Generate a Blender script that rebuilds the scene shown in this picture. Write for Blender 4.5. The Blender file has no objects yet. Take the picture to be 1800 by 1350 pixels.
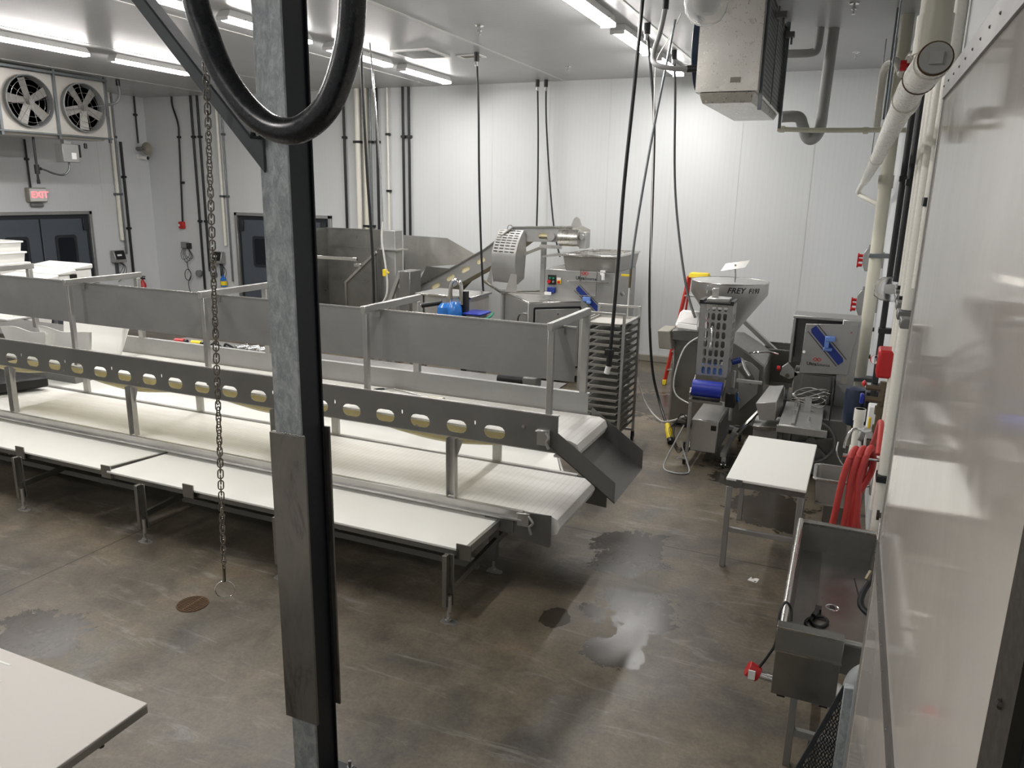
import bpy, bmesh, math, random
from mathutils import Vector, Matrix
from mathutils.geometry import tessellate_polygon
random.seed(7)
S = bpy.context.scene
COL = S.collection
# ------------------------------------------------------------------ camera, world, exposure
PITCH, ROLL, YAW = math.radians(13.977), math.radians(1.1658), math.radians(23.348)
fwd = Vector((-math.sin(YAW)*math.cos(PITCH), math.cos(YAW)*math.cos(PITCH), -math.sin(PITCH)))
r0 = Vector((math.cos(YAW), math.sin(YAW), 0)); u0 = r0.cross(fwd)
rgt = math.cos(ROLL)*r0 + math.sin(ROLL)*u0; upv = -math.sin(ROLL)*r0 + math.cos(ROLL)*u0
cd = bpy.data.cameras.new('camera'); cam = bpy.data.objects.new('camera', cd); COL.objects.link(cam)
cd.sensor_width = 36.0; cd.lens = 1345.17/1800*36; cd.clip_start = 0.05; cd.clip_end = 100
M = Matrix((rgt, upv, -fwd)).transposed().to_4x4(); M.translation = Vector((0, 0, 3.1))
cam.matrix_world = M
S.camera = cam
w = bpy.data.worlds.new('world'); S.world = w; w.use_nodes = True
w.node_tree.nodes['Background'].inputs[0].default_value = (.75, .8, .85, 1)
w.node_tree.nodes['Background'].inputs[1].default_value = 0.05
S.view_settings.view_transform = 'Standard'; S.view_settings.look = 'None'
S.view_settings.gamma = 1; S.view_settings.use_curve_mapping = False
S.view_settings.exposure = 0.0
LIGHT = 74.0          # strength of the ceiling light lenses
ZC = 5.17             # ceiling height

# ------------------------------------------------------------------ materials
def srgb(r, g, b):
    f = lambda c: ((c/255)/12.92 if c/255 <= .04045 else (((c/255)+.055)/1.055)**2.4)
    return (f(r), f(g), f(b), 1)
class Mat:
    def __init__(s, name):
        s.m = bpy.data.materials.new(name); s.m.use_nodes = True; s.t = s.m.node_tree
        s.b = s.t.nodes['Principled BSDF']; s.x = {}
    def n(s, typ, **kw):
        nd = s.t.nodes.new(typ)
        for k, v in kw.items():
            if k in nd.inputs.keys(): nd.inputs[k].default_value = v
            else: setattr(nd, k, v)
        return nd
    def l(s, a, ao, b, bi): s.t.links.new(a.outputs[ao], b.inputs[bi])
    def coord(s, scale=(1, 1, 1), kind='Object'):
        tc = s.n('ShaderNodeTexCoord'); mp = s.n('ShaderNodeMapping'); mp.inputs['Scale'].default_value = scale
        s.l(tc, kind, mp, 'Vector'); return mp
    def noise(s, vec, scale, detail=4, rough=.6, dist=0):
        nn = s.n('ShaderNodeTexNoise'); nn.inputs['Scale'].default_value = scale; nn.inputs['Detail'].default_value = detail
        nn.inputs['Roughness'].default_value = rough; nn.inputs['Distortion'].default_value = dist
        s.l(vec, 0, nn, 'Vector'); return nn
    def ramp(s, src, out, stops):
        r = s.n('ShaderNodeValToRGB'); e = r.color_ramp.elements
        while len(e) < len(stops): e.new(.5)
        for i, (p, c) in enumerate(stops):
            e[i].position = p; e[i].color = c if len(c) == 4 else (*c, 1)
        s.l(src, out, r, 'Fac'); return r
    def maprange(s, src, out, a, b, c, d):
        m = s.n('ShaderNodeMapRange')
        for k, v in zip((1, 2, 3, 4), (a, b, c, d)): m.inputs[k].default_value = v
        s.l(src, out, m, 0); return m
    def bump(s, src, out, strength, dist=.01):
        b = s.n('ShaderNodeBump'); b.inputs['Strength'].default_value = strength; b.inputs['Distance'].default_value = dist
        s.l(src, out, b, 'Height'); s.l(b, 0, s.b, 'Normal'); return b
def plain(name, col, rough=.5, metal=0., spec=.5, bump=0, bscale=60):
    m = Mat(name); m.b.inputs['Base Color'].default_value = col; m.b.inputs['Roughness'].default_value = rough
    m.b.inputs['Metallic'].default_value = metal; m.b.inputs['Specular IOR Level'].default_value = spec
    c = m.coord(); nz = m.noise(c, bscale, 3)
    mr = m.maprange(nz, 0, .3, .7, max(rough-.06, .02), min(rough+.06, 1)); m.l(mr, 0, m.b, 'Roughness')
    if bump: m.bump(nz, 0, bump, .004)
    return m.m
def steel(name, col, rough=.35, streak=(1, 1, 14), blotch=.12, metal=1.):
    m = Mat(name); c = m.coord(streak, 'Object'); nz = m.noise(c, 3.2, 6, .7)
    c2 = m.coord(); n2 = m.noise(c2, 2.3, 5, .65, .6)
    dk = tuple(x*(1-blotch) for x in col[:3])+(1,); lt = tuple(min(x*(1+blotch), 1) for x in col[:3])+(1,)
    r = m.ramp(n2, 0, [(.3, dk), (.7, lt)]); m.l(r, 0, m.b, 'Base Color')
    a = m.n('ShaderNodeMath', operation='ADD'); m.l(nz, 0, a, 0); m.l(n2, 0, a, 1)
    mr = m.maprange(a, 0, .6, 1.4, max(rough-.1, .05), rough+.13); m.l(mr, 0, m.b, 'Roughness')
    m.b.inputs['Metallic'].default_value = metal
    m.bump(nz, 0, .06, .002)
    return m.m
MT = {}
MT['ss'] = steel('stainless_steel', srgb(190, 189, 186), .36, metal=.82)
MT['ssd'] = steel('dull_stainless_steel', srgb(166, 166, 164), .46, (1, 1, 9), .08, .72)
MT['ssx'] = steel('bright_stainless_steel', srgb(205, 203, 198), .22, (6, 1, 1), .06)
MT['ssh'] = steel('brushed_stainless_steel', srgb(182, 181, 177), .4, (9, 1, 1), .1, .78)
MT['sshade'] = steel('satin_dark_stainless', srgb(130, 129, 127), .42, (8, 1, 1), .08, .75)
MT['ssk'] = steel('dark_reflective_stainless', srgb(150, 149, 145), .33, (1, 1, 8), .14, .95)
MT['chainsteel'] = plain('worn_chain_steel', srgb(132, 126, 116), .3, .95)
MT['blade_grey'] = plain('dusty_grey_blade', srgb(138, 136, 132), .5, .2)
MT['cap_grey'] = plain('pale_grey_cap', srgb(176, 175, 170), .45)
MT['brace_dark'] = plain('dull_dark_zinc', srgb(58, 61, 65), .75, 0, .2)
MT['galv_pipe'] = steel('galvanised_pipe', srgb(125, 130, 132), .45, (1, 1, 3), .15)
MT['chrome'] = plain('chrome', srgb(225, 225, 225), .12, 1)
MT['white_plastic'] = plain('white_cutting_board_plastic', srgb(243, 243, 237), .42, 0, .4, .02, 40)
MT['worn_plastic'] = plain('worn_pale_plastic', srgb(208, 203, 197), .5, 0, .4, .05, 30)
MT['white_pvc'] = plain('white_pvc', srgb(226, 224, 214), .3)
MT['cream_pvc'] = plain('cream_pvc', srgb(212, 209, 192), .35)
MT['grey_ins'] = plain('grey_pipe_insulation', srgb(150, 151, 150), .6)
MT['black_rubber'] = plain('black_rubber', srgb(22, 24, 26), .45)
MT['black_hose'] = plain('black_hose_rubber', srgb(26, 29, 34), .28, 0, .6)
MT['black_plastic'] = plain('black_plastic', srgb(24, 25, 27), .4)
MT['grey_plastic'] = plain('grey_plastic', srgb(120, 122, 122), .5)
MT['grey_cord'] = plain('grey_cord', srgb(165, 168, 168), .5)
MT['white_cord'] = plain('white_cord', srgb(210, 210, 205), .45)
MT['yellow'] = plain('yellow_plastic', srgb(232, 205, 40), .45)
MT['red'] = plain('red_paint', srgb(185, 32, 36), .35)
MT['red_rail'] = plain('red_fibreglass', srgb(196, 52, 38), .45)
MT['red_hose'] = plain('red_rubber_hose', srgb(192, 68, 64), .5)
MT['blue_dark'] = plain('navy_painted_metal', srgb(30, 42, 64), .4)
MT['blue_roll'] = plain('cobalt_blue_plastic', srgb(34, 52, 160), .35)
MT['blue_stripe'] = plain('blue_stripe_print', srgb(28, 50, 125), .4)
MT['blue_light'] = plain('light_blue_plastic', srgb(105, 140, 205), .4)
MT['blue_bag'] = plain('blue_plastic_film', srgb(40, 110, 190), .2, 0, .7)
MT['green'] = plain('green_plastic', srgb(30, 130, 100), .45)
MT['navy_print'] = plain('dark_navy_print', srgb(22, 26, 44), .5)
MT['brass'] = plain('brass', srgb(112, 104, 86), .45, .7)
MT['door_grey'] = plain('slate_grey_door_panel', srgb(78, 84, 92), .42)
MT['door_dark'] = plain('charcoal_door_gasket', srgb(34, 38, 44), .5)
MT['ink'] = plain('black_ink', srgb(25, 25, 28), .5)
MT['redink'] = plain('red_ink', srgb(200, 60, 60), .5)
MT['white_paint'] = plain('white_paint', srgb(228, 228, 226), .4)
MT['tote_white'] = plain('white_tote_plastic', srgb(232, 232, 228), .4)
MT['belt_return'] = plain2 = plain('cream_belt_underside', srgb(240, 234, 200), .5, 0, .4, .15, 90)
MT['rust'] = plain('rusty_cast_iron', srgb(98, 76, 54), .7, .2, .4, .3, 50)
MT['bronze'] = plain('dark_bronze_trim', srgb(62, 58, 52), .4, .3)
MT['curb'] = plain('grey_concrete_curb', srgb(150, 146, 136), .6, 0, .3, .1, 20)
MT['caulk'] = plain('white_panel_joint', srgb(205, 206, 203), .4)
MT['glass_dark'] = plain('dark_window_pane', srgb(30, 34, 40), .15)

def clear_mat():
    m = Mat('clear_plastic'); m.b.inputs['Transmission Weight'].default_value = 1; m.b.inputs['Roughness'].default_value = .12
    m.b.inputs['IOR'].default_value = 1.2; m.b.inputs['Base Color'].default_value = (.93, .93, .93, 1)
    c = m.coord(); nz = m.noise(c, 14, 3); m.bump(nz, 0, .25, .01)
    return m.m
MT['clear'] = clear_mat()
def emit(name, col, st):
    m = Mat(name); m.b.inputs['Base Color'].default_value = (.8, .8, .8, 1)
    m.b.inputs['Emission Color'].default_value = col; m.b.inputs['Emission Strength'].default_value = st
    return m.m
MT['lamp'] = emit('lit_light_lens', (1.0, .965, .935, 1), LIGHT)
MT['exit_red'] = emit('lit_red_letters', (1.0, .03, .07, 1), 1.15)
def wall_mat(name, axis, rib, col, seam, rough=.32, ribamp=.25, joints=True):
    """white insulated metal panel with fine pressed ribs; axis = world axis the ribs are spaced along"""
    m = Mat(name); g = m.n('ShaderNodeNewGeometry'); sp = m.n('ShaderNodeSeparateXYZ'); m.l(g, 'Position', sp, 0)
    f = m.n('ShaderNodeMath', operation='MULTIPLY'); m.l(sp, axis, f, 0); f.inputs[1].default_value = 1/rib
    fr = m.n('ShaderNodeMath', operation='FRACT'); m.l(f, 0, fr, 0)
    rr = m.ramp(fr, 0, [(0, (0, 0, 0)), (.05, (1, 1, 1)), (.95, (1, 1, 1)), (1, (0, 0, 0))])
    c = m.coord((1, 1, .4), 'Object'); nz = m.noise(c, 1.1, 4)
    base = m.ramp(nz, 0, [(.3, tuple(x*.95 for x in col[:3])), (.7, col)])
    mix = m.n('ShaderNodeMix', data_type='RGBA'); mix.blend_type = 'MULTIPLY'; mix.inputs[0].default_value = 1
    dk = m.ramp(rr, 0, [(0, (1-ribamp,)*3), (1, (1, 1, 1))])
    m.l(base, 0, mix, 6); m.l(dk, 0, mix, 7); m.l(mix, 2, m.b, 'Base Color')
    m.bump(rr, 0, .25, .004)
    mr = m.maprange(nz, 0, .3, .7, rough-.06, rough+.08); m.l(mr, 0, m.b, 'Roughness')
    return m.m
MT['wall_back'] = wall_mat('ribbed_white_wall_panel', 0, .085, srgb(212, 215, 216), 1.2, .45, .06)
MT['wall_side'] = wall_mat('ribbed_white_side_panel', 1, .085, srgb(210, 213, 215), 1.2, .45, .06)
MT['ceiling'] = wall_mat('ribbed_white_ceiling_panel', 1, .12, srgb(184, 185, 186), 2.8, .34, .17)
def gloss_panel():
    m = Mat('glossy_white_wall_sheet'); c = m.coord((1, 1, 1)); nz = m.noise(c, 1.6, 7, .65, .5)
    c2 = m.coord((1, 12, .6)); n2 = m.noise(c2, 1.4, 5, .7)
    r = m.ramp(nz, 0, [(.28, srgb(206, 200, 192)), (.72, srgb(226, 220, 212))]); m.l(r, 0, m.b, 'Base Color')
    mr = m.maprange(n2, 0, .3, .75, .03, .11); m.l(mr, 0, m.b, 'Roughness')
    m.b.inputs['Specular IOR Level'].default_value = .8;     m.bump(nz, 0, .02, .01)
    return m.m
MT['gloss'] = gloss_panel()
def evap_mat():
    m = Mat('dimpled_aluminium_sheet'); c = m.coord((1, 1, 1)); nz = m.noise(c, 26, 3, .5, 1.2); n2 = m.noise(c, 1.5, 3)
    r = m.ramp(n2, 0, [(.3, srgb(192, 189, 182)), (.7, srgb(214, 211, 205))]); m.l(r, 0, m.b, 'Base Color')
    m.b.inputs['Metallic'].default_value = .85
    mr = m.maprange(nz, 0, .3, .7, .24, .42); m.l(mr, 0, m.b, 'Roughness')
    rr = m.ramp(nz, 0, [(.60, (0, 0, 0)), (.74, (1, 1, 1))]); m.bump(rr, 0, .18, .004)
    return m.m
MT['alu'] = evap_mat()
MT['alu_plain'] = steel('plain_aluminium_sheet', srgb(190, 187, 181), .4, (1, 14, 1), .07, .5)
def fin_mat():
    m = Mat('dark_coil_fins'); g = m.n('ShaderNodeNewGeometry'); sp = m.n('ShaderNodeSeparateXYZ'); m.l(g, 'Position', sp, 0)
    f = m.n('ShaderNodeMath', operation='MULTIPLY'); m.l(sp, 2, f, 0); f.inputs[1].default_value = 1/.05
    fr = m.n('ShaderNodeMath', operation='FRACT'); m.l(f, 0, fr, 0)
    r = m.ramp(fr, 0, [(0, (.03, .03, .032)), (.5, (.22, .225, .23)), (1, (.03, .03, .032))]); m.l(r, 0, m.b, 'Base Color')
    m.b.inputs['Metallic'].default_value = .6; m.b.inputs['Roughness'].default_value = .5; m.bump(fr, 0, .5, .01)
    return m.m
MT['fins'] = fin_mat()
def galv_mat():
    m = Mat('galvanised_steel_beam'); c = m.coord((1, 1, .5)); nz = m.noise(c, 26, 9, .8, .5); n2 = m.noise(c, 2.2, 3)
    r = m.ramp(nz, 0, [(.36, srgb(134, 141, 144)), (.5, srgb(161, 167, 169)), (.64, srgb(192, 197, 198))]); m.l(r, 0, m.b, 'Base Color')
    m.b.inputs['Metallic'].default_value = .45
    mr = m.maprange(n2, 0, .3, .7, .42, .62); m.l(mr, 0, m.b, 'Roughness'); m.bump(nz, 0, .05, .003)
    return m.m
MT['galv'] = galv_mat()
def raw_mat():
    m = Mat('raw_mill_scale_steel'); c = m.coord((1, 1, .35)); nz = m.noise(c, 5, 6, .7, .8)
    r = m.ramp(nz, 0, [(.32, srgb(70, 67, 64)), (.45, srgb(116, 113, 108)), (.72, srgb(134, 130, 124))]); m.l(r, 0, m.b, 'Base Color')
    m.b.inputs['Metallic'].default_value = .5
    mr = m.maprange(nz, 0, .3, .7, .3, .5); m.l(mr, 0, m.b, 'Roughness'); m.bump(nz, 0, .08, .003)
    return m.m
MT['raw'] = raw_mat()
MT['brace'] = steel('weathered_dark_galvanised', srgb(74, 78, 82), .5, (1, 1, 1), .18, .1)
MT['dark_steel'] = plain('dark_and_shaded_steel', srgb(34, 38, 44), .4, .3)  # dark base plate steel; also carries the shade of the column recess
def translucent(m, col, fac):
    tr = m.n('ShaderNodeBsdfTranslucent'); tr.inputs[0].default_value = col
    mx = m.n('ShaderNodeMixShader'); mx.inputs[0].default_value = fac
    out = m.t.nodes['Material Output']; m.l(m.b, 0, mx, 1); m.l(tr, 0, mx, 2); m.l(mx, 0, out, 0)
def belt_mat(tr=True):
    m = Mat('white_modular_belt'); g = m.n('ShaderNodeTexCoord'); sp = m.n('ShaderNodeSeparateXYZ'); m.l(g, 'Object', sp, 0)
    f = m.n('ShaderNodeMath', operation='MULTIPLY'); m.l(sp, 0, f, 0); f.inputs[1].default_value = 1/.05
    fr = m.n('ShaderNodeMath', operation='FRACT'); m.l(f, 0, fr, 0)
    rr = m.ramp(fr, 0, [(0, (0, 0, 0)), (.07, (1, 1, 1)), (.93, (1, 1, 1)), (1, (0, 0, 0))])
    c = m.coord((.6, 3, 1)); nz = m.noise(c, 2.4, 6, .7)
    base = m.ramp(nz, 0, [(.3, srgb(234, 232, 226)), (.6, srgb(247, 247, 244))])
    mix = m.n('ShaderNodeMix', data_type='RGBA'); mix.blend_type = 'MULTIPLY'; mix.inputs[0].default_value = 1
    dk = m.ramp(rr, 0, [(0, (.80, .79, .77)), (1, (1, 1, 1))])
    m.l(base, 0, mix, 6); m.l(dk, 0, mix, 7); m.l(mix, 2, m.b, 'Base Color')
    m.b.inputs['Roughness'].default_value = .42; m.bump(rr, 0, .3, .003)
    if tr: translucent(m, (.92, .88, .74, 1), .22)
    return m.m
MT['belt'] = belt_mat()
MT['belt_solid'] = belt_mat(False)
def ret_mat():
    m = Mat('cream_translucent_belt'); c = m.coord((1, 1, 1)); nz = m.noise(c, 60, 3)
    r = m.ramp(nz, 0, [(.3, srgb(232, 225, 186)), (.7, srgb(246, 241, 212))]); m.l(r, 0, m.b, 'Base Color'); m.b.inputs['Roughness'].default_value = .5
    translucent(m, (.95, .9, .7, 1), .4)
    return m.m
MT['belt_return'] = ret_mat()
def mesh_mat():
    return plain('dark_grey_expanded_metal', srgb(58, 62, 66), .5, .4)
MT['expmetal'] = mesh_mat()

def floor_mat():
    m = Mat('stained_concrete'); g = m.n('ShaderNodeNewGeometry')
    P = m.n('ShaderNodeMapping'); m.l(g, 'Position', P, 'Vector')
    n1 = m.noise(P, .55, 8, .62, .7); n2 = m.noise(P, 2.6, 10, .72, .4); n3 = m.noise(P, 38, 4, .7)
    st = m.n('ShaderNodeMapping'); st.inputs['Rotation'].default_value = (0, 0, .5); st.inputs['Scale'].default_value = (.7, 3.2, 1)
    m.l(g, 'Position', st, 'Vector'); n4 = m.noise(st, 1.7, 8, .75, .9)
    base = m.ramp(n1, 0, [(.30, srgb(78, 75, 70)), (.46, srgb(100, 93, 81)), (.58, srgb(113, 103, 86)), (.72, srgb(112, 112, 108))])
    patch = m.ramp(n2, 0, [(.3, (.50, .50, .51)), (.48, (.88, .88, .88)), (.70, (1.28, 1.27, 1.25))])
    mix = m.n('ShaderNodeMix', data_type='RGBA'); mix.blend_type = 'MULTIPLY'; mix.inputs[0].default_value = 1
    m.l(base, 0, mix, 6); m.l(patch, 0, mix, 7)
    grit = m.ramp(n3, 0, [(.3, (.78, .78, .78)), (.7, (1.2, 1.2, 1.2))])
    mix2 = m.n('ShaderNodeMix', data_type='RGBA'); mix2.blend_type = 'MULTIPLY'; mix2.inputs[0].default_value = 1
    m.l(mix, 2, mix2, 6); m.l(grit, 0, mix2, 7)
    wh = m.ramp(n4, 0, [(.55, (0, 0, 0)), (.74, (.6, .6, .6))])
    mix3 = m.n('ShaderNodeMix', data_type='RGBA'); m.l(wh, 0, mix3, 0); m.l(mix2, 2, mix3, 6); mix3.inputs[7].default_value = srgb(158, 157, 152)
    # wet stains: (x, y, rx, ry)
    sp = m.n('ShaderNodeSeparateXYZ'); m.l(g, 'Position', sp, 0)
    cur = None
    for (x, y, rx, ry) in [(-1.2, 4.62, .20, .22), (-1.22, 5.25, .34, .30), (-1.72, 4.9, .10, .14), (-.42, 7.8, .45, .62), (-2.1, 11.3, 1.1, .9), (-4.95, 3.15, .42, .3), (-.75, 9.0, .5, .8), (-1.5, 6.2, .35, .5), (-1.15, 4.95, .12, .3)]:
        a = m.n('ShaderNodeMath', operation='SUBTRACT'); m.l(sp, 0, a, 0); a.inputs[1].default_value = x
        a2 = m.n('ShaderNodeMath', operation='DIVIDE'); m.l(a, 0, a2, 0); a2.inputs[1].default_value = rx
        b = m.n('ShaderNodeMath', operation='SUBTRACT'); m.l(sp, 1, b, 0); b.inputs[1].default_value = y
        b2 = m.n('ShaderNodeMath', operation='DIVIDE'); m.l(b, 0, b2, 0); b2.inputs[1].default_value = ry
        a3 = m.n('ShaderNodeMath', operation='MULTIPLY'); m.l(a2, 0, a3, 0); m.l(a2, 0, a3, 1)
        b3 = m.n('ShaderNodeMath', operation='MULTIPLY'); m.l(b2, 0, b3, 0); m.l(b2, 0, b3, 1)
        s_ = m.n('ShaderNodeMath', operation='ADD'); m.l(a3, 0, s_, 0); m.l(b3, 0, s_, 1)
        if cur is None: cur = s_
        else:
            mn = m.n('ShaderNodeMath', operation='MINIMUM'); m.l(cur, 0, mn, 0); m.l(s_, 0, mn, 1); cur = mn
    nn = m.maprange(n2, 0, .3, .7, -1.1, 1.1); ad = m.n('ShaderNodeMath', operation='ADD'); m.l(cur, 0, ad, 0); m.l(nn, 0, ad, 1)
    wet = m.maprange(ad, 0, .85, 1.0, .8, 0)
    mix4 = m.n('ShaderNodeMix', data_type='RGBA'); m.l(wet, 0, mix4, 0); m.l(mix3, 2, mix4, 6); mix4.inputs[7].default_value = srgb(48, 43, 37)
    # saw-cut joints
    prev = mix4
    for ax, v in ((1, 6.48), (0, -5.73), (1, 12.4), (0, -11.4)):
        a = m.n('ShaderNodeMath', operation='SUBTRACT'); m.l(sp, ax, a, 0); a.inputs[1].default_value = v
        ab = m.n('ShaderNodeMath', operation='ABSOLUTE'); m.l(a, 0, ab, 0)
        k = m.maprange(ab, 0, .004, .010, .75, 0)
        mx = m.n('ShaderNodeMix', data_type='RGBA'); m.l(k, 0, mx, 0); m.l(prev, 2, mx, 6); mx.inputs[7].default_value = srgb(30, 28, 26); prev = mx
    m.l(prev, 2, m.b, 'Base Color')
    r1 = m.maprange(n1, 0, .3, .7, .34, .5); r2 = m.n('ShaderNodeMath', operation='MULTIPLY'); r2.inputs[1].default_value = .22
    m.l(wet, 0, r2, 0); r3 = m.n('ShaderNodeMath', operation='SUBTRACT'); m.l(r1, 0, r3, 0); m.l(r2, 0, r3, 1); m.l(r3, 0, m.b, 'Roughness')
    m.bump(n2, 0, .12, .01)
    return m.m
MT['floor'] = floor_mat()

# ------------------------------------------------------------------ geometry helpers
def V(*a): return Vector(a)
class MB:
    def __init__(s): s.v = []; s.f = []; s.p = []
    def add(s, vs, fs):
        o = len(s.v); s.v += [tuple(v) for v in vs]; s.f += [tuple(i+o for i in f) for f in fs]; s.p.append((o, len(s.v), len(s.f)-len(fs), len(s.f))); return s
    def box(s, x0, x1, y0, y1, z0, z1):
        return s.add([(x0,y0,z0),(x1,y0,z0),(x1,y1,z0),(x0,y1,z0),(x0,y0,z1),(x1,y0,z1),(x1,y1,z1),(x0,y1,z1)],
                     [(0,3,2,1),(4,5,6,7),(0,1,5,4),(1,2,6,5),(2,3,7,6),(3,0,4,7)])
    def hexa(s, p): # 8 points bottom 4 then top 4
        return s.add(p, [(0,3,2,1),(4,5,6,7),(0,1,5,4),(1,2,6,5),(2,3,7,6),(3,0,4,7)])
    def bar(s, a, b, w, h=None, up=(0,0,1)):
        h = h or w; a = Vector(a); b = Vector(b); d = (b-a).normalized(); u = Vector(up)
        if abs(d.dot(u)) > .98: u = Vector((0,1,0))
        x = d.cross(u).normalized()*w/2; y = x.cross(d).normalized()*h/2
        return s.add([a-x-y, a+x-y, a+x+y, a-x+y, b-x-y, b+x-y, b+x+y, b-x+y], [(0,3,2,1),(4,5,6,7),(0,1,5,4),(1,2,6,5),(2,3,7,6),(3,0,4,7)])
    def cyl(s, a, b, r, n=16, r2=None, caps=True):
        a = Vector(a); b = Vector(b); r2 = r if r2 is None else r2; d = (b-a).normalized()
        u = Vector((0,0,1)) if abs(d.z) < .9 else Vector((1,0,0)); x = d.cross(u).normalized(); y = d.cross(x)
        vs = [a+(x*math.cos(t)+y*math.sin(t))*r for t in [2*math.pi*i/n for i in range(n)]] + \
             [b+(x*math.cos(t)+y*math.sin(t))*r2 for t in [2*math.pi*i/n for i in range(n)]]
        fs = [(i, (i+1) % n, n+(i+1) % n, n+i) for i in range(n)]
        if caps: fs += [tuple(range(n))[::-1], tuple(range(n, 2*n))]
        return s.add(vs, fs)
    def tube(s, pts, r, n=10, smooth=6, closed=False):
        P = [Vector(p) for p in pts]
        if smooth and len(P) > 2:
            Q = []; m = len(P); rng = range(m if closed else m-1)
            for i in rng:
                g = lambda k: P[k % m] if closed else P[max(0, min(m-1, k))]
                p0, p1, p2, p3 = g(i-1), g(i), g(i+1), g(i+2)
                for k in range(smooth):
                    t = k/smooth
                    Q.append(.5*((2*p1)+(-p0+p2)*t+(2*p0-5*p1+4*p2-p3)*t*t+(-p0+3*p1-3*p2+p3)*t**3))
            if not closed: Q.append(P[-1])
            P = Q
        m = len(P); vs = []; prev = None
        for i, p in enumerate(P):
            d = (P[(i+1) % m]-P[i-1]) if closed else (P[min(i+1, m-1)]-P[max(i-1, 0)])
            d.normalize()
            if prev is None: x = d.orthogonal().normalized()
            else:
                x = prev-d*prev.dot(d)
                x = x.normalized() if x.length > 1e-6 else d.orthogonal().normalized()
            prev = x; y = d.cross(x)
            vs += [p+(x*math.cos(t)+y*math.sin(t))*r for t in [2*math.pi*j/n for j in range(n)]]
        fs = []
        for i in range(m if closed else m-1):
            a = i*n; b = ((i+1) % m)*n
            fs += [(a+j, a+(j+1) % n, b+(j+1) % n, b+j) for j in range(n)]
        if not closed: fs += [tuple(range(n))[::-1], tuple(range((m-1)*n, m*n))]
        return s.add(vs, fs)
    def lathe(s, prof, c=(0,0,0), axis='z', n=32, close=False):
        vs = []; c = Vector(c)
        for (r, h) in prof:
            for j in range(n):
                t = 2*math.pi*j/n; a, b = r*math.cos(t), r*math.sin(t)
                vs.append(c+{'z': Vector((a, b, h)), 'y': Vector((a, h, b)), 'x': Vector((h, a, b))}[axis])
        fs = []; k = len(prof)
        for i in range(k if close else k-1):
            i2 = (i+1) % k
            fs += [(i*n+j, i*n+(j+1) % n, i2*n+(j+1) % n, i2*n+j) for j in range(n)]
        if not close:
            if prof[0][0] > 0: fs.append(tuple(range(n))[::-1])
            if prof[-1][0] > 0: fs.append(tuple(range((k-1)*n, k*n)))
        return s.add(vs, fs)
    def plate(s, poly, o, ex, ey, th, holes=()):
        """flat plate: 2d polygon (with holes) in the frame o, ex, ey; thickness th along ex x ey"""
        o = Vector(o); ex = Vector(ex).normalized(); ey = Vector(ey).normalized(); nz = ex.cross(ey)
        loops = [list(poly)]+[list(h) for h in holes]
        tri = tessellate_polygon([[Vector((x, y, 0)) for x, y in l] for l in loops])
        flat = [p for l in loops for p in l]; N = len(flat)
        vs = [o+ex*x+ey*y for x, y in flat]+[o+ex*x+ey*y+nz*th for x, y in flat]
        fs = []
        for t in tri:
            a, b, c = [flat[i] for i in t]
            ccw = (b[0]-a[0])*(c[1]-a[1])-(b[1]-a[1])*(c[0]-a[0]) > 0
            t = t if ccw else (t[0], t[2], t[1])
            fs += [(t[0], t[2], t[1]), (t[0]+N, t[1]+N, t[2]+N)]
        k = 0
        for l in loops:
            n = len(l)
            fs += [(k+i, k+(i+1) % n, N+k+(i+1) % n, N+k+i) for i in range(n)]
            k += n
        return s.add(vs, fs)
    def sheet(s, fn, us, vs_, skip=lambda i, j: False):
        nu, nv = len(us), len(vs_); vv = [fn(u, v) for v in vs_ for u in us]
        return s.add(vv, [(j*nu+i, j*nu+i+1, (j+1)*nu+i+1, (j+1)*nu+i) for j in range(nv-1) for i in range(nu-1) if not skip(i, j)])
    def sphere(s, c, r, n=12, sz=1.0):
        prof = [(max(r*math.sin(math.pi*k/n), 1e-4), -r*sz*math.cos(math.pi*k/n)) for k in range(n+1)]
        return s.lathe(prof, c, 'z', 2*n)
    def torus(s, c, R, r, ax='z', n=28, m=10):
        c = Vector(c); pts = []
        for i in range(n):
            t = 2*math.pi*i/n; a, b = R*math.cos(t), R*math.sin(t)
            pts.append(c+{'z': Vector((a, b, 0)), 'y': Vector((a, 0, b)), 'x': Vector((0, a, b))}[ax])
        return s.tube(pts, r, m, 0, True)
    def clusters(s, gap=.012):
        if not s.p: return [s]
        """pieces that do not touch each other, so that each becomes a part of its own"""
        bb = []
        for a, b, c, d in s.p:
            vs = s.v[a:b]; bb.append([min(v[i] for v in vs)-gap/2 for i in range(3)]+[max(v[i] for v in vs)+gap/2 for i in range(3)])
        n = len(bb); par = list(range(n))
        def fd(i):
            while par[i] != i: i = par[i]
            return i
        if n > 400 or not n: return [s]
        for i in range(n):
            for j in range(i):
                p, q = bb[i], bb[j]
                if all(p[k] <= q[k+3] and q[k] <= p[k+3] for k in range(3)): par[fd(i)] = fd(j)
        gr = {}
        for i in range(n): gr.setdefault(fd(i), []).append(i)
        if len(gr) < 2: return [s]
        out = []
        for ids in gr.values():
            m = MB()
            for i in ids:
                a, b, c, d = s.p[i]; m.add(s.v[a:b], [tuple(x-a for x in f) for f in s.f[c:d]])
            out.append(m)
        return out
    def mesh(s, name):
        me = bpy.data.meshes.new(name); me.from_pydata([tuple(v) for v in s.v], [], s.f); me.update(); return me
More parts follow.
